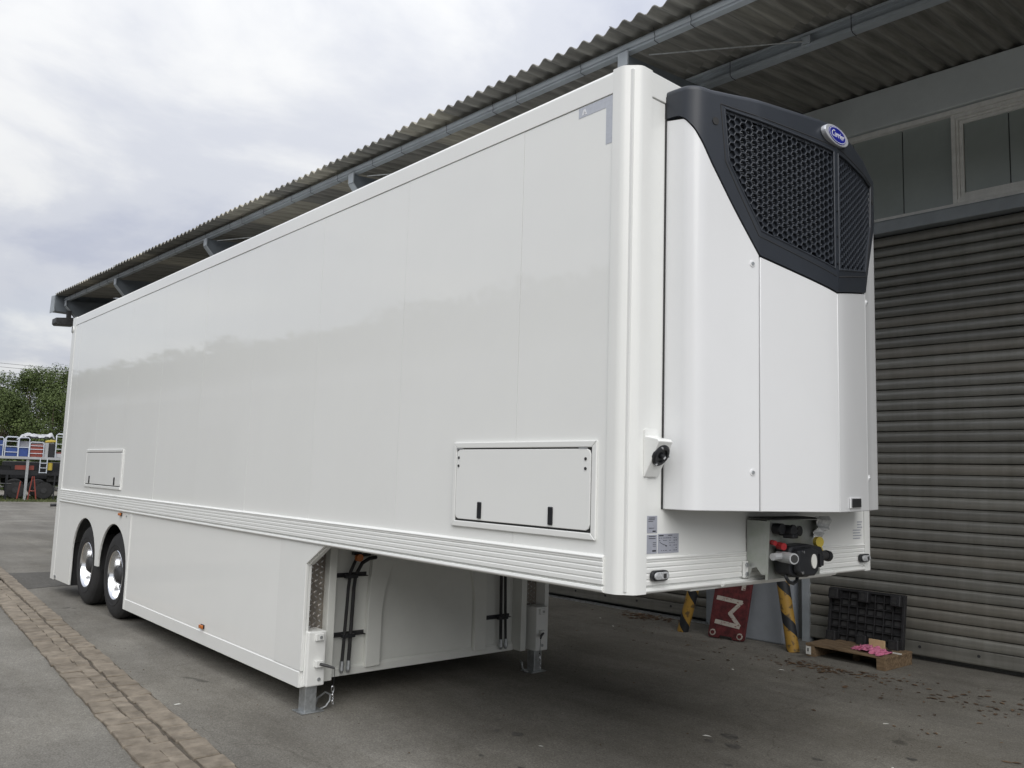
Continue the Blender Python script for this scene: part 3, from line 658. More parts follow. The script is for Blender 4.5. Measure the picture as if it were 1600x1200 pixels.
# ------------------------------------------------------------------ refrigeration unit
def catmull(pts, n):
    o = []
    q = [pts[0]] + pts + [pts[-1]]
    for i in range(1, len(q) - 2):
        for k in range(n):
            t = k / n; a, b, c, d = q[i - 1], q[i], q[i + 1], q[i + 2]
            o.append(tuple(0.5 * (2 * b[j] + (c[j] - a[j]) * t + (2 * a[j] - 5 * b[j] + 4 * c[j] - d[j]) * t * t + (3 * b[j] - a[j] - 3 * c[j] + d[j]) * t ** 3) for j in range(2)))
    o.append(pts[-1]); return o
half = catmull([(0.0, .276), (.085, .278), (.142, .288), (.186, .324), (.217, .42), (.256, .56), (.300, .70)], 5)
half += catmull([(.300, .70), (.347, .90), (.388, 1.08), (.414, 1.21), (.4255, 1.30)], 5)[1:]
ys = [p[1] for p in half]
def xof(y):
    y = min(y, 2.6 - y)
    if y <= ys[0]: return 0.0
    for a, b in zip(half, half[1:]):
        if a[1] <= y <= b[1]: return a[0] + (b[0] - a[0]) * (y - a[1]) / (b[1] - a[1])
    return half[-1][0]
def nrm(y):
    e_ = 0.003; yy = min(max(y, 0.2795), 2.3205)
    t = Vector((xof(yy + e_) - xof(yy - e_), 2 * e_)).normalized(); return Vector((t.y, -t.x))
def lerp(tab, y):
    if y <= tab[0][0]: return tab[0][1]
    for a, b in zip(tab, tab[1:]):
        if a[0] <= y <= b[0]: return a[1] + (b[1] - a[1]) * (y - a[0]) / (b[0] - a[0])
    return tab[-1][1]
ZBT, ZTP = 1.702, 3.945
LOW = [(.276, 3.779), (.2783, 3.772), (.2805, 3.757), (.2835, 3.742), (.291, 3.717), (.316, 3.656), (.388, 3.529), (.51, 3.342), (.702, 3.062), (1.0, 3.004), (1.3, 2.945)]
low = lambda y: lerp(LOW, min(y, 2.6 - y))
ru = obj('refrigeration_unit', MB().prism([(0.0, .30), (0.10, .31), (0.25, .66), (0.36, 1.3), (0.25, 1.94), (0.10, 2.29), (0.0, 2.30)], ZBT + 0.02, ZTP - 0.06, 'z'), M['seal'], tr)
TOPS = [(.276, 3.938), (.30, 3.930), (.386, 3.922), (.50, 3.929), (.634, 3.938), (1.3, 3.941)]
ztop = lambda y: lerp(TOPS, min(y, 2.6 - y))
def surf(y, z, d=0.0):
    n = nrm(y); return (xof(y) + n.x * d, y + n.y * d, z)
def skin(name, ylist, zlo, zhi, m_, d=0.0, thick=0.02, smooth=True, bevel=0.004):
    """a shell following the cowl plan, between two height functions"""
    mb = MB(); vs = []; fs = []
    for y in ylist:
        vs += [surf(y, zlo(y), d), surf(y, zhi(y), d), surf(y, zhi(y), d - thick), surf(y, zlo(y), d - thick)]
    for i in range(len(ylist) - 1):
        a = 4 * i; b = a + 4
        for k in range(4): fs.append((a + k, b + k, b + (k + 1) % 4, a + (k + 1) % 4))
    fs += [(0, 1, 2, 3), tuple(4 * (len(ylist) - 1) + k for k in (3, 2, 1, 0))]
    mb.add(vs, fs)
    return obj(name, mb, m_, ru, smooth=smooth, bevel=bevel, ang=30)
def ysamp(a, b, n=None):
    hs = [p[1] for p in half] + [2.6 - p[1] for p in half]
    return [a] + sorted(set(round(y, 4) for y in hs if a + 0.004 < y < b - 0.004)) + [b]
g_ = 0.0035; gb = 0.008
SE = 0.702
zb_ = lambda y: ZBT
for fl in (0, 1):
    f = (lambda y: y) if not fl else (lambda y: 2.6 - y)
    yl = sorted(f(y) for y in ysamp(0.276, SE - g_))
    skin('side_cowl', yl, zb_, lambda y: low(y) - gb, M['cowl'], 0.0)
    yl = sorted(f(y) for y in ysamp(SE + g_, 1.3 - 0.0015))
    skin('front_door', yl, zb_, lambda y: low(y) - gb, M['cowl'], 0.001)
for a_, b_ in ((0.266, 0.2765), (2.3235, 2.334)): obj('cowl_seal', MB().box(0.0005, 0.006, a_, b_, ZBT, 3.90), M['seal'], ru)
# bottom tray
obj('unit_floor', MB().prism([(0.0, .28), (0.12, .32), (0.29, .70), (0.415, 1.3), (0.29, 1.9), (0.12, 2.28), (0.0, 2.32)], ZBT + 0.004, ZBT + 0.019, 'z'), M['darkst'], ru)
# grille opening in the charcoal surround
YA, YC = 0.470, 1.276
GT = [(YA, 3.830), (YC, 3.772)]
GB = [(YA, 3.826), (.502, 3.541), (.712, 3.195), (YC, 3.078)]
gt = lambda y: lerp(GT, min(y, 2.6 - y)); gbm = lambda y: lerp(GB, min(y, 2.6 - y))
for fl in (0, 1):
    f = (lambda y: y) if not fl else (lambda y: 2.6 - y)
    D = 0.006
    seg = lambda a, b, extra=(): sorted(f(y) for y in sorted(set(ysamp(a, b) + list(extra))))
    skin('grille_surround', seg(0.270, YA), low, lambda y: ztop(y) - 0.03, M['grille'], D, 0.03, bevel=0.003)
    skin('grille_surround', seg(YA, 1.3), gt, lambda y: ztop(y) - 0.03, M['grille'], D, 0.03, bevel=0)
    skin('grille_surround', seg(YA, YC, (.502, .712)), low, gbm, M['grille'], D, 0.03, bevel=0)
    skin('centre_bar', seg(YC, 1.3), low, lambda y: gt(y), M['grille'], D, 0.03, bevel=0)
    # raised rim round the opening
    rim = MB()
    path = [(YA, 3.828), (.502, 3.541), (.712, 3.195), (YC, 3.078), (YC, 3.772), (YA, 3.830)]
    for k in range(len(path) - 1):
        a, b = path[k], path[k + 1]; n = 8
        rim.tube([surf(f(a[0] + (b[0] - a[0]) * t / n), a[1] + (b[1] - a[1]) * t / n, D) for t in range(n + 1)], 0.005, 6)
    obj('grille_rim', rim, M['hexm'], ru, smooth=True)
    # groove line outside the opening
    gr = MB(); path = [(YC + .008, 3.035), (.694, 3.165), (.478, 3.538), (.445, 3.848), (YC + .008, 3.80)]
    for k in range(len(path) - 1):
        a, b = path[k], path[k + 1]; n = 8
        gr.tube([surf(f(a[0] + (b[0] - a[0]) * t / n), a[1] + (b[1] - a[1]) * t / n, D) for t in range(n + 1)], 0.0032, 5)
    obj('grille_groove', gr, M['seal'], ru)
    # honeycomb
    rH = 0.0245; hx = MB(); cs = 1.5 * rH; vp = math.sqrt(3) * rH
    ca = math.cos(math.atan2(0.127, 0.6))
    pad = MB()
    for i in range(30):
        yc = YA + 0.022 + i * cs * ca
        if yc > YC - 0.014: break
        for j in range(26):
            zc = 3.06 + j * vp + (vp / 2 if i % 2 else 0)
            if not (gbm(yc + 0.0) + 0.014 < zc < gt(yc) - 0.014): continue
            ring_o = []; ring_i = []; ring_b = []
            for k in range(6):
                a = math.pi / 3 * k
                for rg, rad, dd in ((ring_o, rH, 0.0), (ring_i, rH * 0.88, -0.001), (ring_b, rH * 0.85, -0.022)):
                    rg.append(surf(f(yc + rad * math.cos(a) * ca), zc + rad * math.sin(a), dd))
            fs = []
            for k in range(6):
                fs += [(k, (k + 1) % 6, 6 + (k + 1) % 6, 6 + k), (6 + k, 6 + (k + 1) % 6, 12 + (k + 1) % 6, 12 + k)]
            hx.add(ring_o + ring_i + ring_b, fs)
            lo_, hi_ = gbm(yc), gt(yc)
            if i < 3 or zc < lo_ + 0.085 or (zc > hi_ - 0.05) or yc > YC - 0.05:
                pad.add([surf(f(yc + rH * math.cos(math.pi / 3 * k) * ca), zc + rH * math.sin(math.pi / 3 * k), -0.018) for k in range(6)], [tuple(range(6))])
    obj('honeycomb_mesh', hx, M['hexm'], ru)
    kind(obj('honeycomb_backing', pad, M['hexm'], ru), 'stuff')
    # closing sheet between surround and mesh
    edge = MB()
    fy = [f(y) for y in sorted(set(ysamp(YA, YC) + [.502, .712]))]
    for y0, y1 in zip(fy, fy[1:]):
        for fn, d_ in ((gt, -0.035), (gbm, 0.03)):
            edge.add([surf(y0, fn(y0), -0.003), surf(y1, fn(y1), -0.003), surf(y1, fn(y1) + d_ * 0.5, -0.006), surf(y0, fn(y0) + d_ * 0.5, -0.006)], [(0, 1, 2, 3)])
    obj('grille_edge', edge, M['hexm'], ru)
    fin = MB(); z = 3.10
    while z < 3.82:
        yy = [y for y in [0.56 + 0.055 * k for k in range(13)] if gbm(y) + 0.05 < z < gt(y) - 0.03]
        if len(yy) > 1:
            for y0, y1 in zip(yy, yy[1:]):
                fin.add([surf(f(y0), z, -0.032), surf(f(y1), z, -0.032), surf(f(y1), z + 0.0045, -0.034), surf(f(y0), z + 0.0045, -0.034)], [(0, 1, 2, 3)])
        z += 0.0125
    kind(obj('radiator_fin', fin, M['fin'], ru), 'stuff')
    obj('surround_hole', MB().tube([surf(f(0.412), 3.745, D + 0.001), surf(f(0.412), 3.745, D + 0.004)], 0.021, 14), M['seal'], ru)
# rounded crown of the surround
full = half + [(x, 2.6 - y) for x, y in half[-2::-1]]
crown = MB(); rows_ = [(0.0055, -0.031), (0.004, -0.016), (-0.004, -0.006), (-0.018, 0.0), (-0.06, 0.003), (-0.10, 0.003)]
vs_ = []
for d, z in rows_:
    for x, y in full:
        p = surf(y, ztop(y) + z, d); vs_.append((max(p[0], 0.002), min(max(p[1], 0.27), 2.33), p[2]))
nF = len(full)
crown.add(vs_, [(i * nF + k, i * nF + k + 1, (i + 1) * nF + k + 1, (i + 1) * nF + k) for i in range(len(rows_) - 1) for k in range(nF - 1)])
obj('surround_crown', crown, M['grille'], ru, smooth=True, ang=60)
obj('unit_roof', MB().prism([(0.0, .30), (0.05, .31), (0.22, .66), (0.34, 1.3), (0.22, 1.94), (0.05, 2.29), (0.0, 2.30)], ZTP - 0.06, ZTP - 0.022, 'z'), M['grille'], ru)
# bar screws
for z in (3.537, 3.42, 3.27, 3.11):
    obj('screw', MB().disc(surf(1.299, z, 0.006), 0.008, 0.004, 'x', 10), M['black'], ru)
# quarter turn fasteners
for z in (3.009, 1.903):
    for fl in (0, 1):
        y = 0.655 if not fl else 2.6 - 0.655
        n = nrm(y); Qm = Matrix.Translation(surf(y, z, 0.0)) @ Vector((n.x, n.y, 0)).to_track_quat('Z', 'Y').to_matrix().to_4x4()
        fb = obj('fastener', local_lathe([(0.001, 0.004), (0.0125, 0.004), (0.018, 0.003), (0.020, -0.002)], Qm, 16), M['cowl'], ru, smooth=True)
        obj('fastener_screw', local_lathe([(0.001, 0.008), (0.009, 0.008), (0.010, 0.0042)], Qm, 12), M['galv'], ru, smooth=True)
# power socket on the right door
n = nrm(1.575); th_ = math.atan2(0.127, 0.6)
Qs = Matrix.Translation(surf(1.575, 1.752, 0.002)) @ Vector((n.x, n.y, 0)).to_track_quat('Z', 'Y').to_matrix().to_4x4()
def local_box(a, b, c, d, e_, f_, Qm):
    mb = MB().box(a, b, c, d, e_, f_); mb.v = [tuple(Qm @ Vector(p)) for p in mb.v]; return mb
o1 = local_box(-0.13, 0.13, -0.030, 0.032, 0.0, 0.006, Qs); obj('socket_frame', o1, M['cowl'], ru, bevel=0.003)
ax_ = Qs.to_3x3() @ Vector((1, 0, 0))
hor = abs(ax_.z) < 0.5
if not hor: pass
o2 = local_box(-0.10, 0.095, -0.024, 0.026, 0.0062, 0.012, Qs); obj('power_socket', o2, M['black'], ru, bevel=0.004)

# badge
LC = Vector((0.442, 1.292, 3.868))
def ell(a, b, n=40): return [(LC.y + a * math.cos(2 * math.pi * k / n), LC.z + b * math.sin(2 * math.pi * k / n)) for k in range(n)]
tilt = lambda v: Vector((v.x - (v.z - LC.z) * 0.10, v.y, v.z))
obj('badge', MB().prism(ell(0.135, 0.060), LC.x - 0.03, LC.x, 'x').xf(tilt), M['logo_silver'], ru, bevel=0.004)
obj('badge_field', MB().prism(ell(0.098, 0.050), LC.x + .0002, LC.x + 0.003, 'x').xf(tilt), M['logo_blue'], ru)
rg = MB(); nE = 40
oo = ell(0.094, 0.0465); ii = ell(0.090, 0.0435)
rg.add([(LC.x + 0.0034, y, z) for y, z in oo] + [(LC.x + 0.0034, y, z) for y, z in ii], [(k, (k + 1) % nE, nE + (k + 1) % nE, nE + k) for k in range(nE)]).xf(tilt)
obj('badge_ring', rg, M['pale'], ru)
Qt = Matrix.Translation((LC.x + 0.0036, LC.y, LC.z)) @ Matrix(((0, 0, 1, 0), (1, 0, 0, 0), (0, 1, 0, 0), (0, 0, 0, 1)))
text_obj('badge_lettering', 'Carrier', 0.056, M['pale'], ru, Qt, shear=0.28, width=0.86)

# ------------------------------------------------------------------ coupling box on the front
cx_ = 0.148
cbx = obj('coupling_box', MB().box(0.010, cx_ - 0.01, 1.0305, 1.034, 1.398, 1.640).prism([(0.010, 1.398), (cx_ - 0.01, 1.398), (0.128, 1.345), (0.10, 1.345), (0.07, 1.382), (0.04, 1.372), (0.028, 1.318), (0.010, 1.312)], 1.0305, 1.034, 'y'), M['zinc'], tr)
obj('coupling_plate', MB().prism([(cx_ - 0.012, 1.644), (cx_ - 0.008, 1.644), (0.128, 1.318), (0.124, 1.318)], 1.036, 1.62, 'y'), M['zinc'], cbx)
obj('coupling_flange', MB().prism([(cx_ - 0.008, 1.646), (cx_ + 0.008, 1.642), (0.142, 1.318), (0.126, 1.318)], 1.0285, 1.0345, 'y'), M['zinc'], cbx)
obj('coupling_flange', MB().prism([(0.02, 1.652), (cx_ + 0.004, 1.648), (cx_ + 0.004, 1.655), (0.02, 1.659)], 1.03, 1.60, 'y'), M['darkst'], cbx)
obj('coupling_strap', MB().box(0.0085, 0.022, 0.982, 1.0295, 1.318, 1.412), M['white'], cbx, bevel=0.006)
for z in (1.392, 1.340):
    obj('coupling_bolt', MB().disc((0.0225, 1.006, z), 0.014, 0.008, 'x', 6), M['galv'], cbx)
for y, z in ((1.37, 1.58), (1.245, 1.582)):
    obj('socket_hole', MB().disc((0.142, y, z), 0.030, 0.003, 'x', 18), M['seal'], cbx)
pg = obj('plug', MB().tube([(0.14, 1.17, 1.590), (0.21, 1.165, 1.588)], 0.032, 12).tube([(0.21, 1.165, 1.588), (0.225, 1.165, 1.588)], 0.036, 12), M['black'], cbx, smooth=True)
obj('plug_cap', MB().box(0.17, 0.235, 1.135, 1.195, 1.548, 1.572), M['black'], cbx, bevel=0.006)
obj('plug_cap', MB().tube([(0.14, 1.10, 1.60), (0.195, 1.095, 1.60)], 0.030, 12), M['black'], cbx, smooth=True)
bc = obj('air_coupling', MB().prism([(1.10, 1.355), (1.085, 1.45), (1.12, 1.508), (1.30, 1.515), (1.455, 1.495), (1.475, 1.455), (1.46, 1.385), (1.40, 1.375), (1.385, 1.345), (1.30, 1.330), (1.16, 1.335)], 0.14, 0.235, 'x'), M['black'], cbx, bevel=0.012)
obj('coupling_body', MB().prism([(1.125, 1.37), (1.125, 1.487), (1.27, 1.500), (1.34, 1.48), (1.345, 1.37), (1.30, 1.342), (1.18, 1.345)], 0.2355, 0.275, 'x'), M['black'], cbx, bevel=0.010)
obj('coupling_rib', MB().box(0.236, 0.27, 1.37, 1.385, 1.385, 1.46).box(0.236, 0.262, 1.405, 1.425, 1.39, 1.45), M['black'], cbx, bevel=0.004)
obj('coupling_seal', MB().prism([(1.285 + 0.028 * math.cos(a), 1.423 + 0.040 * math.sin(a)) for a in [2 * math.pi * k / 18 for k in range(18)]], 0.2752, 0.280, 'x'), M['litter'], cbx)
for y, z in ((1.175, 1.478), (1.165, 1.365)):
    obj('coupling_bolt', MB().disc((0.2755, y, z), 0.008, 0.004, 'x', 8), M['chrome'], cbx)
obj('coupler_head', MB().tube([(0.16, 1.11, 1.447), (0.29, 1.050, 1.447)], 0.030, 14).tube([(0.20, 1.12, 1.452), (0.20, 0.985, 1.452)], 0.020, 10), M['greybox'], cbx, smooth=True)
obj('coupler_bore', MB().tube([(0.2895, 1.0505, 1.447), (0.292, 1.0490, 1.447)], 0.022, 14), M['seal'], cbx)
obj('coupler_head', MB().tube([(0.19, 1.45, 1.452), (0.205, 1.56, 1.437)], [0.03, 0.026], 12), M['darkst'], cbx, smooth=True)
obj('coupler_cap', MB().tube([(0.205, 1.55, 1.439), (0.208, 1.578, 1.434)], 0.032, 12), M['black'], cbx, smooth=True)
rc = MB().tube([(0.17, 1.09, 1.508), (0.215, 1.075, 1.505)], 0.020, 12).tube([(0.16, 1.13, 1.488), (0.20, 1.10, 1.498)], 0.014, 8).tube([(0.15, 1.055, 1.525), (0.18, 1.045, 1.522)], 0.014, 10)
obj('red_cap', rc, M['red'], cbx, smooth=True)
obj('yellow_cap', MB().tube([(0.19, 1.475, 1.520), (0.215, 1.467, 1.520)], 0.030, 14).tube([(0.19, 1.50, 1.51), (0.20, 1.515, 1.465)], 0.010, 8), M['yellow'], cbx, smooth=True)
obj('cable_loop', MB().tube([(0.19, 1.125, 1.36), (0.20, 1.120, 1.335), (0.205, 1.142, 1.308), (0.205, 1.185, 1.298), (0.205, 1.225, 1.312), (0.20, 1.24, 1.345)], 0.010, 8), M['black'], cbx, smooth=True)
bagm = MB()
gx, gy = 8, 9
for i in range(gx + 1):
    for j in range(gy + 1):
        s, t = i / gx, j / gy
        y = 1.50 + 0.11 * s + 0.05 * math.sin(t * 3 + s) * s; z = 1.665 - 0.14 * t - 0.02 * s * math.sin(5 * t)
        bagm.v.append((0.165 + 0.018 * math.sin(7 * s + 5 * t) + 0.01 * math.sin(17 * t), y, z))
for i in range(gx):
    for j in range(gy):
        a = i * (gy + 1) + j; bagm.f.append((a, a + 1, a + gy + 2, a + gy + 1))
obj('plastic_bag', bagm, M['bag'], cbx, smooth=True)

# ------------------------------------------------------------------ building with canopy
TH = R(2.03); BO = Vector((-2.45, 2.70, 0)); ct, st = math.cos(TH), math.sin(TH)
def bx(v): return Vector((BO.x + v.x * ct - v.y * st, BO.y + v.x * st + v.y * ct, v.z))
XE, XR = -18.6, 13.0
bd = thing('warehouse', tuple(bx(Vector((0, 3.6, 0)))), 'grey warehouse with a corrugated canopy over its loading doors, alongside the white trailer', 'warehouse')
def bobj(name, mb, m_, parent=bd, **k): return obj(name, mb.xf(bx), m_, parent, **k)
SL = 0.10
def roofz(y): return 6.172 + SL * (y + 0.2)
# corrugated sheets
pitch = 0.177; sw = 5 * pitch
def sheet_mesh(x0, y0, y1, lift):
    mb = MB(); n = 40; amp = 0.0275; th = 0.009
    top = []; rr_ = 2
    pts = [(x0 + sw * 1.06 * k / n) for k in range(n + 1)]
    vs = []
    for (y) in (y0, y1):
        for x in pts:
            z = roofz(y) + lift + amp * math.cos(2 * math.pi * (x - x0) / pitch)
            vs.append((x, y, z))
        for x in pts:
            z = roofz(y) + lift + amp * math.cos(2 * math.pi * (x - x0) / pitch) - th
            vs.append((x, y, z))
    q = n + 1; fs = []
    for k in range(n):
        fs += [(k, k + 1, 2 * q + k + 1, 2 * q + k), (q + k + 1, q + k, 3 * q + k, 3 * q + k + 1), (k + 1, k, q + k, q + k + 1), (2 * q + k, 2 * q + k + 1, 3 * q + k + 1, 3 * q + k)]
    fs += [(0, 2 * q, 3 * q, q), (n, q + n, 3 * q + n, 2 * q + n)]
    return mb.add(vs, fs)
FIB = [M['fibre']]
for nm_, a_, b_ in (('dark', (0.16, 0.156, 0.142), (0.32, 0.31, 0.27)), ('pale', (0.30, 0.288, 0.245), (0.52, 0.49, 0.41))):
    FIB.append(mat('fibre_cement_' + nm_, a_, 0.85, var=0.22, vscale=2.6, bump=0.25, bscale=40, c2=b_, stretch=(4.5, 0.22, 1.0)))
k = 0; x = XE
while x < XR:
    j = random.uniform(-0.012, 0.012)
    bobj('roof_sheet', sheet_mesh(x, -0.20 + j, 1.17 + random.uniform(-.03, .03), 0.003 * (k % 2)), FIB[2] if 1.9 < x < 2.85 else FIB[(0, 1, 0, 0, 1, 2)[random.randrange(6)] if x < 1 else 0], smooth=True, ang=60)
    bobj('roof_sheet', sheet_mesh(x, 1.02, 3.72, 0.036 + 0.003 * (k % 2)), FIB[random.choice((0, 0, 1))], smooth=True, ang=60)
    x += sw; k += 1
# purlins: channel sections
def purlin(y, zt, h=0.16, w=0.10):
    z0 = zt - h
    p = [(y, z0), (y + w, z0), (y + w, zt), (y, zt), (y, zt - 0.028), (y + 0.010, zt - 0.028), (y + 0.010, zt - 0.010), (y + w - 0.010, zt - 0.010), (y + w - 0.010, z0 + 0.010), (y + 0.010, z0 + 0.010), (y + 0.010, z0 + 0.040), (y, z0 + 0.040)]
    return MB().prism(p, XE + 0.02, XR, 'x')
r_tube = [(0.055 + 0.050 * math.cos(R(a)), 6.078 + 0.043 * math.sin(R(a))) for a in range(0, 360, 30)]
bobj('eave_purlin', MB().prism(r_tube, XE + 0.02, XR, 'x'), M['steelblue'], smooth=True)
bobj('eave_purlin', MB().prism([(0.016, 6.012), (0.095, 6.012), (0.095, 6.036), (0.016, 6.036)], XE + 0.02, XR, 'x'), M['steelblue'], bevel=0.004)
bobj('purlin', purlin(1.34, 6.30), M['steelblue'])
# hooks holding the sheets to the purlins
x = XE + 0.5
hook = 0
while x < XR - 1:
    a = x + random.uniform(-0.1, 0.1)
    bobj('roof_hook', MB().tube([(a, 0.0, 6.130), (a + 0.006, -0.001, 6.085), (a + 0.012, 0.006, 6.045), (a, 0.012, 6.005), (a, 0.085, 6.001)], 0.003, 5), M['darkst'])
    if hook % 2 == 0: bobj('roof_hook', MB().tube([(a, 1.33, 6.30), (a, 1.331, 6.15), (a, 1.36, 6.128), (a, 1.44, 6.128)], 0.004, 5), M['darkst'])
    x += sw * 1.0 if hook % 3 else sw * 0.6; hook += 1
# cantilever beams
for xb in (XE + 0.25, -14.6, -9.75, -4.87, 0.0, 4.87, 9.74):
    bm_ = bobj('canopy_beam', MB().prism([(0.02, 6.005), (0.02, 5.87), (0.30, 5.57), (3.45, 5.57), (3.45, 6.42), (1.3, 6.13), (0.13, 6.005)], xb - 0.012, xb + 0.012, 'x'), M['beam'])
    fl_ = MB()
    fp = [(0.0, 6.010), (0.0, 5.865), (0.29, 5.555), (3.45, 5.555)]
    for a, b in zip(fp, fp[1:]):
        d = Vector((b[0] - a[0], b[1] - a[1])).normalized(); nx = Vector((-d.y, d.x)) * -0.018
        fl_.prism([a, b, (b[0] + nx.x, b[1] + nx.y), (a[0] + nx.x, a[1] + nx.y)], xb - 0.06, xb + 0.06, 'x')
    bobj('beam_flange', fl_, M['steelblue'], bm_)
# sag rods
for x0 in (-9.6, -4.7, 0.2, 5.0):
    bobj('sag_rod', MB().tube([(x0, 0.14, 5.97), (x0 + 1.0, 1.34, 6.21)], 0.008, 6), M['galv'])
    bobj('rod_plate', MB().box(x0 + 0.97, x0 + 1.06, 1.318, 1.338, 6.17, 6.25), M['steelblue'])
bobj('sag_rod', MB().tube([(XE + 0.4, 3.3, 6.35), (XE + 4.0, 0.14, 5.97)], 0.012, 6), M['galv'])
# gable end trim of the canopy
bobj('gable_trim', MB().prism([(-0.20, 6.16), (-0.20, 5.74), (3.6, 5.74), (3.6, 6.58)], XE - 0.32, XE - 0.004, 'x'), M['beam'], bevel=0.01)
bobj('gable_fascia', MB().prism([(XE - 0.30, 6.165), (XE - 0.06, 6.15), (XE + 0.04, 5.72), (XE - 0.36, 5.72)], -0.215, -0.202, 'y'), M['steelblue'])
# wall
YW = 3.60
bobj('wall', MB().box(XE - 0.2, XR, YW + 0.12, YW + 0.30, 0.0, 6.62), M['wall'])
bobj('roof', MB().prism([(3.55, 6.66), (12.0, 7.4), (20.0, 6.6), (20.0, 6.5), (12.0, 7.3), (3.55, 6.60)], XE - 0.2, XR, 'x'), M['fibre'])
bobj('end_wall', MB().prism([(YW + 0.12, 0.0), (19.8, 0.0), (19.8, 6.55), (12.0, 7.28), (YW + 0.12, 6.55)], XE - 0.15, XE, 'x'), M['wall'])
bobj('rear_wall', MB().box(XE, XR, 19.6, 19.8, 0, 6.5), M['wall'])
bobj('fascia_beam', MB().box(XE, XR, YW - 0.10, YW + 0.12, 6.075, 6.535), M['conc'], bevel=0.008)
bobj('head_strip', MB().box(XE, XR, YW - 0.06, YW + 0.10, 6.005, 6.062), M['wframe'], bevel=0.005)
bobj('sill_strip', MB().box(XE, XR, YW - 0.05, YW + 0.10, 4.945, 4.985), M['wframe'], bevel=0.004)
bobj('lintel', MB().prism([(YW - 0.10, 4.79), (YW - 0.10, 4.925), (YW - 0.085, 4.94), (YW + 0.119, 4.94), (YW + 0.119, 4.79)], XE, XR, 'x'), M['steelblue'], bevel=0.005)
# strip of panes above the doors; local x = world x + 2.45 roughly
seams = [-16.0 + 0.62 * i for i in range(22)]
seams = [s for s in seams if s < -2.1] + [-1.90, -1.24, -0.58 + 0.06, 0.12, 0.73, 1.30]
px = [-14.3, -13.3, -12.3, -11.3, -10.3, -9.3, -8.3, -7.3, -6.3, -5.3, -4.3, -3.3, -2.3, -1.62, -0.985, -0.33]
px = [-2.5 - 0.7 * i for i in range(14)][::-1] + [-1.80, -1.16 + 0.02, -0.50]
# calibrated: seam at world x -1.34, window frame from -0.80 on
def wx(xw): return (xw - BO.x) * 1.0 + 0.125
s1 = wx(-1.34); f0 = wx(-0.800)
edges = [s1 - 0.58 * i for i in range(16, 0, -1)] + [s1, f0]
for a, b in zip(edges, edges[1:]):
    bobj('glass_pane', MB().box(a + 0.006, b - 0.006, YW + 0.01, YW + 0.03, 4.987, 6.003), M['glass'])
bobj('pane_backing', MB().box(edges[0], XR, YW + 0.06, YW + 0.115, 4.95, 6.06), M['seal'])
def window(x0, x1, nm):
    z0, z1 = 4.987, 6.003
    wn = bobj('window', MB().box(x0 + 0.17, x1 - 0.17, YW + 0.030, YW + 0.045, z0 + 0.15, z1 - 0.15), M['seal'])
    off = 0.0; t = [0.045, 0.028, 0.04]; yy = [-0.045, -0.028, -0.012]
    cur = 0.0
    for w_, y_ in zip(t, yy):
        a, b, c, d = x0 + cur, x1 - cur, z0 + cur, z1 - cur
        y0_, y1_ = YW + y_, YW + 0.04
        bobj('window_frame', MB().box(a, a + w_ - .002, y0_, y1_, c, d), M['wframe'], wn, bevel=0.003)
        bobj('window_frame', MB().box(b - w_ + .002, b, y0_, y1_, c, d), M['wframe'], wn, bevel=0.003)
        bobj('window_frame', MB().box(a + w_ - .001, b - w_ + .001, y0_ + .001, y1_, c, c + w_ - .002), M['wframe'], wn, bevel=0.003)
        bobj('window_frame', MB().box(a + w_ - .001, b - w_ + .001, y0_ + .001, y1_, d - w_ + .002, d), M['wframe'], wn, bevel=0.003)
        cur += w_
    a, b, c, d = x0 + cur, x1 - cur, z0 + cur, z1 - cur
    n_ = nm; w_ = (b - a) / n_
    for i in range(n_):
        bobj('glass_pane', MB().box(a + i * w_ + 0.006, a + (i + 1) * w_ - 0.006, YW + 0.012, YW + 0.028, c, d), M['glass'], wn)
window(f0 + 0.005, f0 + 0.005 + 0.226 + 0.445 * 3, 3)
for q in range(4):
    window(f0 + 1.9 + q * 1.75, f0 + 1.9 + q * 1.75 + 1.6, 3)
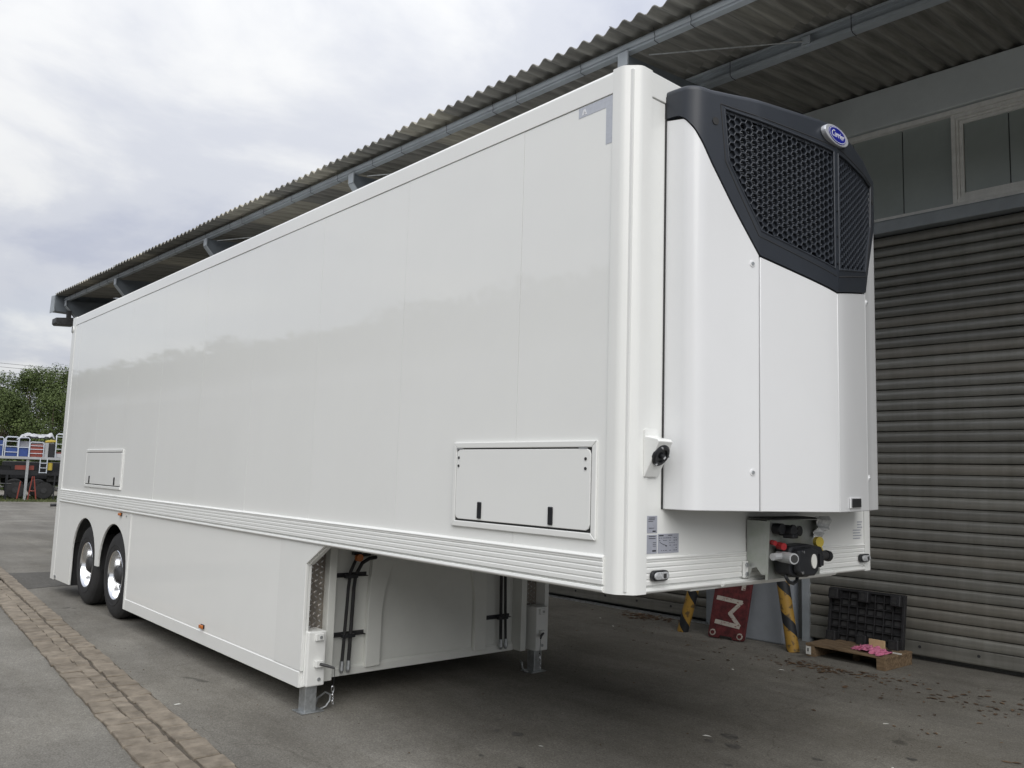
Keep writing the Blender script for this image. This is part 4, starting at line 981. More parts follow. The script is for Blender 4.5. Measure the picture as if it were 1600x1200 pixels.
# roller shutters
def shutter(x0, x1):
    ZT = 4.79; z0 = 0.205; sp_ = 0.1202; yb = YW + 0.0
    rs = bobj('roller_shutter', MB().box(x0, x1, yb + 0.060, yb + 0.075, 0.06, ZT - 0.001), M['seal'])
    prof = [(yb + 0.034, 0.0), (yb + 0.012, 0.006), (yb + 0.002, 0.030), (yb, 0.055), (yb + 0.004, 0.085), (yb + 0.016, 0.108), (yb + 0.034, 0.1165), (yb + 0.050, 0.112), (yb + 0.050, 0.004)]
    pr_ = {}; i = 0; z = z0
    while z + 0.1 < ZT:
        q_ = random.randrange(len(SLATS))
        if q_ not in pr_:
            pr_[q_] = (bobj('slat', MB().prism([(y, z + q) for y, q in prof], x0 + 0.005, x1 - 0.005, 'x'), SLATS[q_], rs, smooth=True, ang=40), i)
        else:
            f_, i0 = pr_[q_]
            d_ = dup(f_, (random.uniform(-0.003, 0.003), random.uniform(-0.003, 0.003), (i - i0) * sp_ + random.uniform(-0.0015, 0.0015)))
            d_.rotation_euler = (random.uniform(-0.02, 0.02), random.uniform(-0.0004, 0.0004), 0)
        z += sp_; i += 1
    bobj('bottom_bar', MB().prism([(yb - 0.004, 0.058), (yb - 0.010, 0.075), (yb - 0.004, 0.20), (yb + 0.03, 0.203), (yb + 0.05, 0.203), (yb + 0.05, 0.058)], x0 + 0.004, x1 - 0.004, 'x'), M['slat'], rs, bevel=0.004)
    a = x0 + 0.7
    while a < x1:
        bobj('bar_bolt', MB().disc((a, yb - 0.0065, 0.15), 0.016, -0.006, 'y', 10), M['darkst'], rs); a += 0.585
    for xx in (x0 - 0.06, x1 - 0.03):
        bobj('guide_rail', MB().box(xx, xx + 0.09, yb - 0.03, yb + 0.10, 0.0, ZT - 0.002), M['steelblue'], rs)
shutter(0.02, 4.40)
shutter(-5.0, -1.35)
bobj('door_sill', MB().box(-5.0, -1.35, YW - 0.05, YW + 0.05, 0.0, 0.02), M['galv'])
# column casing beside the door, seen under the trailer
bobj('column', MB().box(-1.03, -0.03, YW - 0.50, YW - 0.22, 0.0, 4.78), M['column'], bevel=0.02)
bobj('column', MB().box(-0.90, -0.16, YW - 0.2195, YW + 0.115, 0.0, 4.785), M['column'])

# floodlight under the far end of the canopy
fx = bx(Vector((XE + 0.22, -0.55, 0)))
fl = thing('floodlight', (-20.75, 1.95, 5.4), 'small dark floodlight hanging under the far end of the canopy', 'light')
obj('housing', MB().prism([(1.80, 5.50), (2.25, 5.56), (2.25, 5.36), (1.84, 5.33), (1.80, 5.37)], -20.95, -20.55, 'x'), M['darkst'], fl, bevel=0.01)
obj('bracket', MB().box(-20.80, -20.70, 2.08, 2.18, 5.555, 5.745), M['darkst'], fl)

# ------------------------------------------------------------------ props by the shutter
def hoop():
    a, b = Vector((-3.795, 5.50, 0)), Vector((-2.325, 5.56, 0)); h = 1.15; r = 0.070
    pa = a + Vector((0.33, 0.02, h)); pb = b + Vector((-0.19, 0, h))
    pts = [a.lerp(pa, t / 10) for t in range(10)]
    c1 = pa + Vector((0.05, 0, 0.08)); c2 = pb + Vector((-0.05, 0, 0.08))
    pts += [pa, c1, c1 + Vector((0.10, 0, 0.04))] + [c1.lerp(c2, t / 6) + Vector((0, 0, 0.045)) for t in range(1, 6)] + [c2 + Vector((-0.10, 0, 0.04)), c2, pb]
    pts += [pb.lerp(b, t / 10) for t in range(1, 11)]
    n = 16; mb = MB(); d = 0; uv = []
    for i, p in enumerate(pts):
        if i: d += (pts[i] - pts[i - 1]).length
        t = (pts[min(i + 1, len(pts) - 1)] - pts[max(i - 1, 0)]).normalized(); q = Vector((0, 1, 0)); b_ = t.cross(q).normalized()
        for k_ in range(n + 1):
            an = 2 * math.pi * k_ / n; mb.v.append(tuple(p + (q * math.cos(an) + b_ * math.sin(an)) * r)); uv.append((d / 0.42, k_ / n))
    for i in range(len(pts) - 1):
        for k_ in range(n): mb.f.append((i * (n + 1) + k_, i * (n + 1) + k_ + 1, (i + 1) * (n + 1) + k_ + 1, (i + 1) * (n + 1) + k_))
    mb.uv = uv
    return mb
hb_ = obj('guard_hoop', hoop(), M['stripes'], None, loc=(-3.05, 5.52, 0), smooth=True, ang=60)
tag(hb_, 'yellow and black striped tubular guard hoop standing before the blue-grey column', 'guard rail')

# red board with a worn white letter, leaning on the column
rb = thing('red_board', (-3.15, 5.46, 0), 'worn red board with white painted letters leaning against the blue-grey column', 'board')
org = Vector((-3.385, 5.44, 0.012)); ux = Vector((0.985, 0.17, 0.0)).normalized(); uz = Vector((0.07, 0.16, 0.98)).normalized(); un = ux.cross(uz).normalized()
def rbp(u_, v_, d=0.0): return org + ux * u_ + uz * v_ - un * (-d)
def rprism(poly, d0, d1):
    n = len(poly); mb = MB()
    return mb.add([rbp(u_, v_, d0) for u_, v_ in poly] + [rbp(u_, v_, d1) for u_, v_ in poly], [tuple(range(n - 1, -1, -1)), tuple(range(n, 2 * n))] + [(i, (i + 1) % n, n + (i + 1) % n, n + i) for i in range(n)])
if un.y > 0: sgn_ = -1
else: sgn_ = 1
def lay(poly, name, m_, d=0.0012, b=0.0): return obj(name, rprism(poly, sgn_ * 0.0, sgn_ * d), m_, rb)
obj('board', rprism([(0.02, 0), (0.14, 0.0), (0.15, 0.03), (0.30, 0.03), (0.31, 0), (0.44, 0), (0.46, 0.02), (0.46, 1.0), (0.44, 1.02), (0.02, 1.02), (0.0, 1.0), (0.0, 0.02)], -sgn_ * 0.035, 0.0), M['redboard'], rb, bevel=0.006)
def stroke(pts, w, nm):
    for (a, b) in zip(pts, pts[1:]):
        d = Vector((b[0] - a[0], b[1] - a[1])).normalized(); q = Vector((-d.y, d.x)) * w / 2; ex = d * w * 0.3
        lay([(a[0] - ex.x + q.x, a[1] - ex.y + q.y), (b[0] + ex.x + q.x, b[1] + ex.y + q.y), (b[0] + ex.x - q.x, b[1] + ex.y - q.y), (a[0] - ex.x - q.x, a[1] - ex.y - q.y)], nm, M['wornwhite'], 0.0012 + random.uniform(0, 0.0008))
stroke([(0.08, 0.19), (0.37, 0.16)], 0.050, 'letter_stroke')
stroke([(0.37, 0.17), (0.24, 0.30)], 0.045, 'letter_stroke')
stroke([(0.24, 0.30), (0.36, 0.44)], 0.045, 'letter_stroke')
stroke([(0.36, 0.44), (0.06, 0.47)], 0.050, 'letter_stroke')
stroke([(0.06, 0.62), (0.06, 0.80)], 0.05, 'letter_stroke'); stroke([(0.22, 0.70), (0.22, 0.86)], 0.045, 'letter_stroke'); stroke([(0.36, 0.60), (0.37, 0.82)], 0.05, 'letter_stroke')
stroke([(0.06, 0.78), (0.37, 0.78)], 0.045, 'letter_stroke')
for u_, v_ in ((0.06, 0.06), (0.40, 0.05)):
    q = [(u_ + 0.038 * math.cos(a), v_ + 0.038 * math.sin(a)) for a in [2 * math.pi * i / 14 for i in range(14)]]
    lay(q, 'board_foot', M['wornwhite'], 0.004); q = [(u_ + (x_ - u_) * 0.6, v_ + (y_ - v_) * 0.6) for x_, y_ in q]
    lay(q, 'board_foot', M['redboard'], 0.012)

# small wooden pallet
pa = thing('wooden_pallet', (-1.70, 5.85, 0), 'low wooden pallet on the ground by the shutter, with a pink cloth on it', 'pallet')
c0, c1 = Vector((-2.135, 5.500, 0)), Vector((-1.262, 5.475, 0))
px_ = (c1 - c0).normalized(); py_ = Vector((-px_.y, px_.x, 0)); LP = (c1 - c0).length; DP = 0.60
def pbox(name, a, b, c, d, e_, f_, m_, parent=None, bevel=0.003):
    mb = MB().box(a, b, c, d, e_, f_); mb.xf(lambda v: c0 + px_ * v.x + py_ * v.y + Vector((0, 0, v.z))); return obj(name, mb, m_, parent or pa, bevel=bevel)
for i in range(5):
    w_ = 0.112; y0 = i * (DP - w_) / 4
    pbox('deck_board', -0.01 + random.uniform(-.006, .006), LP + 0.01 + random.uniform(-.006, .006), y0, y0 + w_, 0.114, 0.136, M['wood'])
for xa in (0.0, LP - 0.09):
    pbox('bearer', xa, xa + 0.09, 0.003, DP - 0.003, 0.0, 0.1135, M['wood'])
pbox('bearer', LP / 2 - 0.04, LP / 2 + 0.04, 0.25, DP - 0.003, 0.0, 0.1135, M['wood'])
pbox('pallet_label', -0.004, 0.055, -0.002, 0.002, 0.02, 0.105, M['litter'], bevel=0)
pbox('label_mark', 0.015, 0.03, -0.0035, -0.0025, 0.05, 0.085, M['ink'], bevel=0)
# pink cloth, crumpled
clm = MB(); nx_, ny_ = 34, 26
import mathutils.noise as mn
for i in range(nx_ + 1):
    for j in range(ny_ + 1):
        s, t = i / nx_ - 0.5, j / ny_ - 0.5
        n0 = mn.noise(Vector((s * 4, t * 4, 1.3))); n1_ = mn.noise(Vector((s * 9 + 3, t * 8, 4.1))); n2_ = mn.noise(Vector((s * 17, t * 15, 7.7)))
        rad = math.sqrt((s * 2) ** 2 + (t * 2) ** 2)
        u_ = 0.64 + s * 0.38 + 0.05 * n1_ + 0.03 * n0; v_ = 0.17 + t * 0.22 + 0.04 * mn.noise(Vector((s * 6, t * 6, 9))) - s * 0.12
        zz = 0.1375 + max(0.0015, (0.062 * (1 - rad * 0.72) + 0.028 * n1_ + 0.020 * n2_ + 0.02 * n0))
        p = c0 + px_ * u_ + py_ * v_; clm.v.append((p.x, p.y, zz))
for i in range(nx_):
    for j in range(ny_):
        a = i * (ny_ + 1) + j; clm.f.append((a, a + 1, a + ny_ + 2, a + ny_ + 1))
tag(obj('pink_cloth', clm, M['pink'], None, loc=tuple(c0 + px_ * 0.6 + py_ * 0.2 + Vector((0, 0, 0.137))), smooth=True, ang=180), 'crumpled pink rag lying on the low wooden pallet', 'cloth')
wb_ = pbox('wood_block', 0.53, 0.70, 0.345, 0.372, 0.1365, 0.235, M['pine'], None)
wb_.parent = None
def settop(o):
    w = o.matrix_world.copy(); return o
wb_.location = Vector(c0 + px_ * 0.615 + py_ * 0.36 + Vector((0, 0, 0.186)))
tag(wb_, 'small upright offcut of pale wood behind the pink rag on the pallet', 'wood block')
br = thing('scraper', tuple(c0 + px_ * 0.82 + py_ * 0.30 + Vector((0, 0, 0.137))), 'small scraper with dark handle and pale blade end lying beside the pink rag', 'tool')
pbox('handle', 0.70, 0.80, 0.285, 0.315, 0.1368, 0.160, M['black'], br, 0.004)
pbox('blade', 0.80, 0.90, 0.282, 0.318, 0.1368, 0.146, M['litter'], br, 0.001)

# black plastic pallet leaning on the shutter, standing behind the wooden one
bp_ = thing('plastic_pallet', (-1.75, 6.15, 0.0), 'black plastic pallet leaning upright against the grey roller shutter', 'pallet')
o0 = Vector((-2.155, 6.03, 0.145)); bxv = Vector((0.9994, 0.035, 0)).normalized(); bz = Vector((0, 0.16, 0.987)).normalized(); bn = Vector((0, -0.987, 0.16))
o0.z = 0.085
def kbox(name, a, b, c, d, e_, f_, parent=None, m_=None, bevel=0.005):
    mb = MB().box(a, b, c, d, e_, f_); mb.xf(lambda v: o0 + bxv * v.x + bz * v.y + bn * v.z); return obj(name, mb, m_ or M['pallet'], parent or bp_, bevel=bevel)
WPX, HPX = 0.84, 0.62
kbox('deck', 0, WPX, 0, HPX, 0.0, 0.012)
fr_ = MB()
for a, b, c, d in ((0, WPX, 0, 0.03), (0, WPX, HPX - 0.03, HPX), (0, 0.03, 0.03, HPX - 0.03), (WPX - 0.03, WPX, 0.03, HPX - 0.03)): fr_.box(a, b, c, d, 0.0121, 0.055)
fr_.xf(lambda v: o0 + bxv * v.x + bz * v.y + bn * v.z); obj('rim', fr_, M['pallet'], bp_, bevel=0.003)
for i in range(7):
    a = 0.03 + (i + 1) * (WPX - 0.06) / 8; kbox('deck_rib', a - 0.006, a + 0.006, 0.03, HPX - 0.03, 0.0121, 0.045, bevel=0.002)
for i in range(6):
    a = 0.03 + (i + 1) * (HPX - 0.06) / 7; kbox('deck_rib', 0.03, WPX - 0.03, a - 0.006, a + 0.006, 0.0122, 0.041, bevel=0.002)
for i in range(8):
    for j in range(7):
        if (i + j * 3) % 5 < 3:
            a = 0.03 + i * (WPX - 0.06) / 8 + 0.015; b = 0.03 + j * (HPX - 0.06) / 7 + 0.012
            kbox('deck_pocket', a, a + 0.07, b, b + 0.05, 0.0123, 0.020, bevel=0, m_=M['darkst'])
for i in range(3):
    for j in range(2):
        a = 0.02 + i * (WPX - 0.15) / 2; b = 0.015 + j * (HPX - 0.15)
        ft = kbox('pallet_foot', a, a + 0.11, b, b + 0.12, 0.0455, 0.125, bevel=0.010)
        for q in (0.025, 0.07):
            kbox('foot_slot', a + 0.03, a + 0.07, b + q, b + q + 0.025, 0.1251, 0.128, ft, M['seal'], 0)

# fallen leaves and small litter
def leaf_quad(mb, x, y, z, s, a):
    c_, s_ = math.cos(a), math.sin(a); cur = random.uniform(0.02, 0.28) * s
    pts = [(-s, 0, 0.0), (-0.35 * s, 0.42 * s, cur), (0.45 * s, 0.36 * s, cur * 0.8), (s, 0, 0.15 * cur), (0.45 * s, -0.36 * s, cur * 0.7), (-0.35 * s, -0.42 * s, cur * 0.9), (0, 0, 0.05 * cur)]
    mb.add([(x + p * c_ - q * s_, y + p * s_ + q * c_, z + r) for p, q, r in pts], [(0, 6, 1), (1, 6, 2), (2, 6, 3), (3, 6, 4), (4, 6, 5), (5, 6, 0)])
lA, lB = MB(), MB()
def drop(n, cx__, cy__, sx, sy, s0=0.02, s1=0.045):
    for _ in range(n):
        leaf_quad(random.choice((lA, lA, lB)), random.gauss(cx__, sx), min(random.gauss(cy__, sy), 6.18), 0.003, random.uniform(s0, s1), random.uniform(0, 6.28))
drop(95, -1.80, 5.02, 0.24, 0.09, .016, .038); drop(40, -1.25, 5.15, 0.20, 0.08, .016, .038); drop(26, -0.55, 4.9, 0.35, 0.2, .018, .042); drop(16, -0.05, 5.2, 0.45, 0.25, .020, .042); drop(80, -0.9, 4.7, 1.3, 0.5, .010, .034)
drop(50, -2.6, 4.9, 0.8, 0.35, .010, .030); drop(150, -4.75, 5.95, 0.25, 0.12, 0.020, 0.046); drop(30, -4.2, 5.3, 1.0, 0.5, .010, .028); drop(44, 0.5, 4.2, 0.9, 0.6, .012, .036); drop(24, -1.0, 3.0, 1.6, 0.8, 0.008, 0.024)
kind(obj('fallen_leaves', lA, M['leaf1']), 'stuff'); kind(obj('fallen_leaves', lB, M['leaf2']), 'stuff')
lit = MB()
for x, y, s in ((-1.05, 2.15, 0.035), (-2.2, 4.2, 0.03), (-4.0, -0.62, 0.03), (-2.0, -1.5, 0.03), (-2.4, -1.62, 0.02), (0.1, 2.6, 0.02), (-0.4, 3.6, 0.03), (-1.6, 1.0, 0.02), (-1.9, 4.6, 0.03), (-4.5, 5.0, 0.03), (-5.0, 5.3, 0.025)):
    leaf_quad(lit, x, y, 0.003, s, random.uniform(0, 6))
kind(obj('paper_litter', lit, M['litter']), 'stuff')
deb = MB()
for _ in range(420):
    x = random.uniform(-6.5, 2.0); y = random.uniform(-1.0, 5.8); s = random.uniform(0.004, 0.011); a = random.uniform(0, 6.28)
    c_, s_ = math.cos(a) * s, math.sin(a) * s; q = random.uniform(0.25, 0.8)
    deb.add([(x + c_, y + s_, 0.003), (x - s_ * q, y + c_ * q, 0.003 + s * .5), (x - c_, y - s_, 0.003), (x + s_ * q, y - c_ * q, 0.003 + s * .3)], [(0, 1, 2, 3)])
kind(obj('debris', deb, M['leaf1']), 'stuff')
# oil spots on the concrete
oil = MB()
for x, y, r_ in ((-0.95, 2.30, 0.10), (-0.80, 2.12, 0.085), (-0.98, 2.08, 0.05), (-1.9, 1.05, 0.07), (-2.05, 0.98, 0.04), (-0.6, 1.75, 0.04), (-1.35, 0.60, 0.05), (0.1, 2.9, 0.05), (-1.7, 0.55, 0.03), (-0.3, 2.35, 0.05)):
    n = 26; ph = random.uniform(0, 6); r_ *= 0.72
    oil.add([(x + r_ * (1 + 0.22 * math.sin(3 * a + ph) + 0.1 * math.sin(5 * a)) * math.cos(a), y + 0.75 * r_ * (1 + 0.2 * math.sin(2 * a + ph)) * math.sin(a), 0.002) for a in [2 * math.pi * k / n for k in range(n)]], [tuple(range(n))])
M['oil'] = mat('oil_stain', (0.085, 0.082, 0.075), 0.7, var=0.35, vscale=16, c2=(0.15, 0.143, 0.13))
kind(obj('oil_stain', oil, M['oil']), 'stuff')

# ------------------------------------------------------------------ yard behind, far left
GO = Vector((-42.74, 6.04, 0)); GF = Vector((-42.74 - 2.6989, 6.04 + 3.1333, 0)).normalized(); GR = Vector((GF.y, -GF.x, 0))
def gp(v): return GO + GR * v.x + GF * v.y + Vector((0, 0, v.z))
def gobj(name, mb, m_, parent=None, **k):
    return obj(name, mb.xf(gp), m_, parent, **k)
def gloc(x, y, z=0): return tuple(gp(Vector((x, y, z))))
gs = MB().add([(-60, -3.2, 0.006), (3.5, -1.6, 0.006), (40, -0.5, 0.006), (40, 6, 0.006), (-60, 4.5, 0.006)], [(0, 1, 2, 3, 4)])
kind(gobj('grass_verge', gs, M['grass']), 'structure')
gt_ = MB()
for _ in range(5000):
    x, y = random.uniform(-6, 6), random.uniform(-2.0, 5.0); h = random.uniform(0.04, 0.12); a = random.uniform(0, 3.14)
    gt_.add([(x - .03 * math.cos(a), y - .03 * math.sin(a), 0.005), (x + .03 * math.cos(a), y + .03 * math.sin(a), 0.005), (x + random.uniform(-.03, .03), y, h)], [(0, 1, 2)])
kind(gobj('grass', gt_, M['grass']), 'stuff')
kind(gobj('gravel_track', MB().add([(-60, 4.6, 0.008), (40, 6.1, 0.008), (40, 22, 0.008), (-60, 22, 0.008)], [(0, 1, 2, 3)]), M['gravel']), 'structure')
# flatbed with trestles
fb = thing('flatbed_trailer', gloc(0, 1.5), 'grey flatbed trailer with a black chassis in the far yard, loaded with cages', 'trailer')
gobj('deck', MB().box(-4.5, 5.5, 0.2, 2.6, 1.96, 2.08), M['greybox'], fb, bevel=0.01)
gobj('chassis', MB().box(-4.4, 5.4, 0.5, 0.65, 1.20, 1.42).box(-4.4, 5.4, 2.0, 2.15, 1.20, 1.42), M['black'], fb)
gobj('chassis', MB().box(-0.68, 0.12, 0.46, 0.62, 1.45, 1.66), M['redst'], fb)
for x in (-3.2, -0.58, 0.62):
    w_ = gobj('wheel', MB().lathe([(0.02, 0.0), (0.26, 0.0), (0.40, 0.02), (0.44, 0.08), (0.44, 0.3), (0.02, 0.3)], (x, 0.75, 0.46), 'y', 20), M['rubber'], fb, smooth=True)
    gobj('hub', MB().disc((x, 0.745, 0.46), 0.14, -0.02, 'y', 12), M['darkst'], w_)
for x in (-0.16, 1.28, -2.4):
    gobj('leg', MB().box(x - 0.06, x + 0.06, 0.3, 0.42, 0.0, 1.96), M['galv'], fb)
    gobj('leg_foot', MB().box(x - 0.12, x + 0.12, 0.25, 0.47, 0.0, 0.03), M['galv'], fb)
for x in (-0.95, 1.05):
    gobj('leg', MB().box(x - 0.03, x + 0.03, 0.42, 0.48, 0.0, 1.2), M['black'], fb)
ts = thing('trestle', gloc(0.15, 0.1), 'red folding trestle standing under the loaded flatbed', 'trestle')
for a, b in ((-0.03, 0.10), (0.33, 0.16)):
    gobj('leg', MB().tube([(a, 0.0, 0.0), (b, 0.05, 1.15)], 0.03, 6), M['redst'], ts)
gobj('rung', MB().tube([(0.02, 0.02, 0.45), (0.29, 0.02, 0.45)], 0.025, 6), M['redst'], ts)
ts2 = MB().tube([(-0.48, 0.1, 0.0), (-0.38, 0.15, 0.9)], 0.035, 6)
gobj('leg', ts2, M['redst'], ts)
def cage(x0, x1, z0, z1, y0, y1, bars, m_, name, label, fill=None, fm=None, group='cages on the flatbed'):
    t = thing(name, gloc((x0 + x1) / 2, y0, z0), label, 'cage', group)
    f_ = MB(); r = 0.022
    for y in (y0, y1):
        f_.tube([(x0, y, z0), (x0, y, z1 - 0.06), (x0 + 0.06, y, z1), (x1 - 0.06, y, z1), (x1, y, z1 - 0.06), (x1, y, z0)], r, 6)
    for x in (x0, x1):
        for z in (z0 + 0.04, (z0 + z1) / 2): f_.tube([(x, y0, z), (x, y1, z)], r * 0.8, 6)
    gobj('frame', f_, m_, t, smooth=True)
    for z in bars: gobj('bar', MB().tube([(x0, y0, z), (x1, y0, z)], r * 0.8, 6), m_, t, smooth=True)
    if fill:
        gobj('panel', MB().box(x0 + 0.03, x1 - 0.03, y0 + 0.04, y1 - 0.04, z0 + 0.01, z0 + fill), fm, t, bevel=0.01)
    return t
cage(-1.16, -0.62, 2.08, 3.02, 0.3, 1.3, (2.28, 2.55, 2.8), M['rail_white'], 'cage', 'white railed cage holding a blue box, under the left end of the silver tarpaulin', 0.42, M['blue'])
cage(-0.60, -0.16, 2.08, 3.00, 0.3, 1.3, (2.52,), M['rail_white'], 'cage', 'white railed cage with a blue panel, left of the red-backed cage', 0.45, M['blue'])
cage(-0.13, 0.46, 2.08, 2.80, 0.3, 1.3, (2.25, 2.45, 2.62), M['rail_white'], 'cage', 'white railed cage with a red panel behind its bars', 0.62, M['redst'])
cage(0.98, 1.50, 2.08, 3.26, 0.3, 1.3, (2.5, 2.75, 3.1), M['rail_white'], 'cage', 'tall empty white railed cage next to the black speaker box', 0.2, M['greybox'])
cage(-1.62, -1.24, 2.08, 2.98, 0.3, 1.3, (2.6,), M['rail_white'], 'cage', 'leftmost white railed cage on the flatbed, with a tall blue box', 0.75, M['blue'])
bxo = gobj('grey_case', MB().box(0.50, 0.66, 0.35, 1.1, 2.082, 2.78), M['greybox'], None, bevel=0.01)
def retop(o, loc):
    loc = Vector(loc)
    for v in o.data.vertices: v.co = v.co - loc + Vector(o.location)
    o.location = loc; return o
retop(bxo, gloc(0.58, 0.7, 2.08)); tag(bxo, 'narrow grey case beside the red-backed cage on the flatbed', 'case')
spk = gobj('speaker_box', MB().box(0.69, 0.93, 0.35, 0.95, 2.082, 2.76), M['black'], None, bevel=0.02)
retop(spk, gloc(0.8, 0.65, 2.08)); tag(spk, 'black speaker box standing on the flatbed near the tall cage', 'speaker')
yb_ = gobj('yellow_cover', MB().prism([(0.5, 2.80), (0.97, 2.84), (0.97, 2.92), (0.75, 2.95), (0.5, 2.89)], 0.35, 1.1, 'y'), M['yellow'], None, bevel=0.02)
retop(yb_, gloc(0.72, 0.7, 2.8)); tag(yb_, 'yellow cover lying over the grey case and black speaker', 'cover')
tp_ = MB(); nx_, ny_ = 40, 14
for i in range(nx_ + 1):
    for j in range(ny_ + 1):
        s, t = i / nx_, j / ny_
        top = [(0, 0.05), (0.12, 0.30), (0.25, 0.40), (0.45, 0.36), (0.62, 0.33), (0.80, 0.38), (0.93, 0.46), (1.0, 0.20)]
        h = 0
        for p_, q_ in zip(top, top[1:]):
            if p_[0] <= s <= q_[0]: h = p_[1] + (q_[1] - p_[1]) * (s - p_[0]) / (q_[0] - p_[0])
        h = h * math.sin(math.pi * (0.12 + 0.80 * t)) ** 0.5 + 0.07 * mn.noise(Vector((s * 11, t * 6, 2))) + 0.04 * mn.noise(Vector((s * 25, t * 12, 5)))
        tp_.v.append((-0.72 + 1.62 * s, 1.0 + 1.1 * t, 2.86 + h))
for i in range(nx_):
    for j in range(ny_):
        a = i * (ny_ + 1) + j; tp_.f.append((a, a + 1, a + ny_ + 2, a + ny_ + 1))
tpo = gobj('tarpaulin', tp_, M['tarp'], None, smooth=True, ang=180); retop(tpo, gloc(0.1, 1.5, 2.86)); tag(tpo, 'crumpled silver tarpaulin bundle on top of the load in the far yard', 'tarpaulin')
ld = thing('bundle', gloc(0.1, 1.6, 2.08), 'grey bundle of equipment under the silver tarpaulin on the flatbed', 'bundle')
gobj('body', MB().box(-0.7, 0.9, 1.35, 2.3, 2.082, 2.855), M['greybox'], ld, bevel=0.03)
stp = thing('step_ladder', gloc(0.55, 0.1), 'short white step ladder hanging on the flatbed side', 'ladder')
gobj('rail', MB().tube([(0.36, 0.17, 1.30), (0.36, 0.17, 2.02)], 0.022, 6), M['rail_white'], stp); gobj('rail', MB().tube([(0.66, 0.17, 1.30), (0.66, 0.17, 2.02)], 0.022, 6), M['rail_white'], stp)
for z in (1.32, 1.55, 1.78): gobj('step', MB().box(0.36, 0.66, 0.12, 0.19, z, z + 0.03), M['rail_white'], stp)
ylb = gobj('yellow_drum', MB().lathe([(0.01, 0), (0.11, 0), (0.11, 0.36), (0.01, 0.36)], (0.80, 0.4, 1.46), 'z', 14), M['yellow'], None, smooth=True)
retop(ylb, gloc(0.80, 0.4, 1.43)); tag(ylb, 'small yellow drum hung beneath the flatbed deck', 'drum')
jr = random.Random(11)
for nm_, cc, lab, (a, b, z0_, z1_), mm_ in (
    ('equipment_crate', 'crate', 'black equipment crate slung under the deck left of the red chassis part', (-1.45, -0.85, 1.02, 1.62), 'black'),
    ('equipment_crate', 'crate', 'grey equipment crate under the deck beside the step ladder', (0.72, 1.25, 0.88, 1.40), 'darkst'),
    ('equipment_crate', 'crate', 'small red crate on the deck at the foot of the tall cage', (1.02, 1.30, 2.09, 2.36), 'redst')):
    o_ = gobj(nm_, MB().box(a, b, 0.9, 1.6, z0_, z1_), M[mm_], None, bevel=0.02); retop(o_, gloc((a + b) / 2, 1.25, z0_)); tag(o_, lab, cc)
# dark vehicle at the very left edge
dv = thing('parked_truck', gloc(-2.6, 4.5), 'dark parked truck partly cut off by the left edge, behind the flatbed', 'truck')
gobj('cab', MB().prism([(-4.2, 0.5), (-1.55, 0.5), (-1.40, 0.9), (-1.45, 1.55), (-2.1, 1.75), (-2.4, 2.45), (-4.2, 2.5)], 3.2, 5.2, 'y'), M['black'], dv, bevel=0.06)
gobj('windscreen', MB().prism([(-2.16, 1.78), (-2.40, 2.38), (-3.2, 2.40), (-3.2, 1.78)], 3.19, 3.198, 'y'), M['glass'], dv)
for x in (-3.6, -2.0):
    w_ = gobj('wheel', MB().lathe([(0.02, 0.0), (0.25, 0.0), (0.40, 0.02), (0.44, 0.08), (0.44, 0.3), (0.02, 0.3)], (x, 3.12, 0.46), 'y', 20), M['rubber'], dv, smooth=True)
    gobj('hub', MB().disc((x, 3.115, 0.46), 0.2, -0.02, 'y', 12), M['alu'], w_)
gobj('headlight', MB().box(-1.62, -1.42, 3.18, 3.5, 0.85, 1.0), M['chrome'], dv, bevel=0.02)
gobj('grille_bar', MB().box(-4.2, -1.40, 3.185, 3.199, 1.22, 1.30), M['greybox'], dv)
dl = thing('parked_lorry', gloc(0.5, 5.5), 'dark parked lorry mostly hidden behind the loaded flatbed', 'lorry')
gobj('body', MB().box(-1.3, 4.2, 4.6, 6.6, 0.95, 1.85).box(-1.3, 4.2, 5.0, 6.2, 0.6, 0.95), M['black'], dl, bevel=0.03)
gobj('tail_lift', MB().box(-1.34, -1.31, 4.7, 6.5, 0.7, 1.8), M['darkst'], dl)
for x in (-0.7, 0.35, 3.2):
    w_ = gobj('wheel', MB().lathe([(0.02, 0.0), (0.25, 0.0), (0.42, 0.02), (0.47, 0.08), (0.47, 0.3), (0.02, 0.3)], (x, 4.5, 0.48), 'y', 20), M['rubber'], dl, smooth=True)
    gobj('hub', MB().disc((x, 4.495, 0.48), 0.16, -0.02, 'y', 12), M['galv'], w_)
# guard rail in front
gr_ = thing('barrier_rail', gloc(-1.6, 0), 'low black barrier rail left of the flatbed legs', 'barrier')
gobj('rail', MB().tube([(-3.5, -0.1, 0.75), (-0.75, -0.1, 0.78)], 0.03, 6), M['black'], gr_)
for x in (-3.3, -2.2, -0.98): gobj('post', MB().tube([(x, -0.1, 0), (x, -0.1, 1.2 if x > -1 else 0.78)], 0.035, 6), M['black'], gr_)

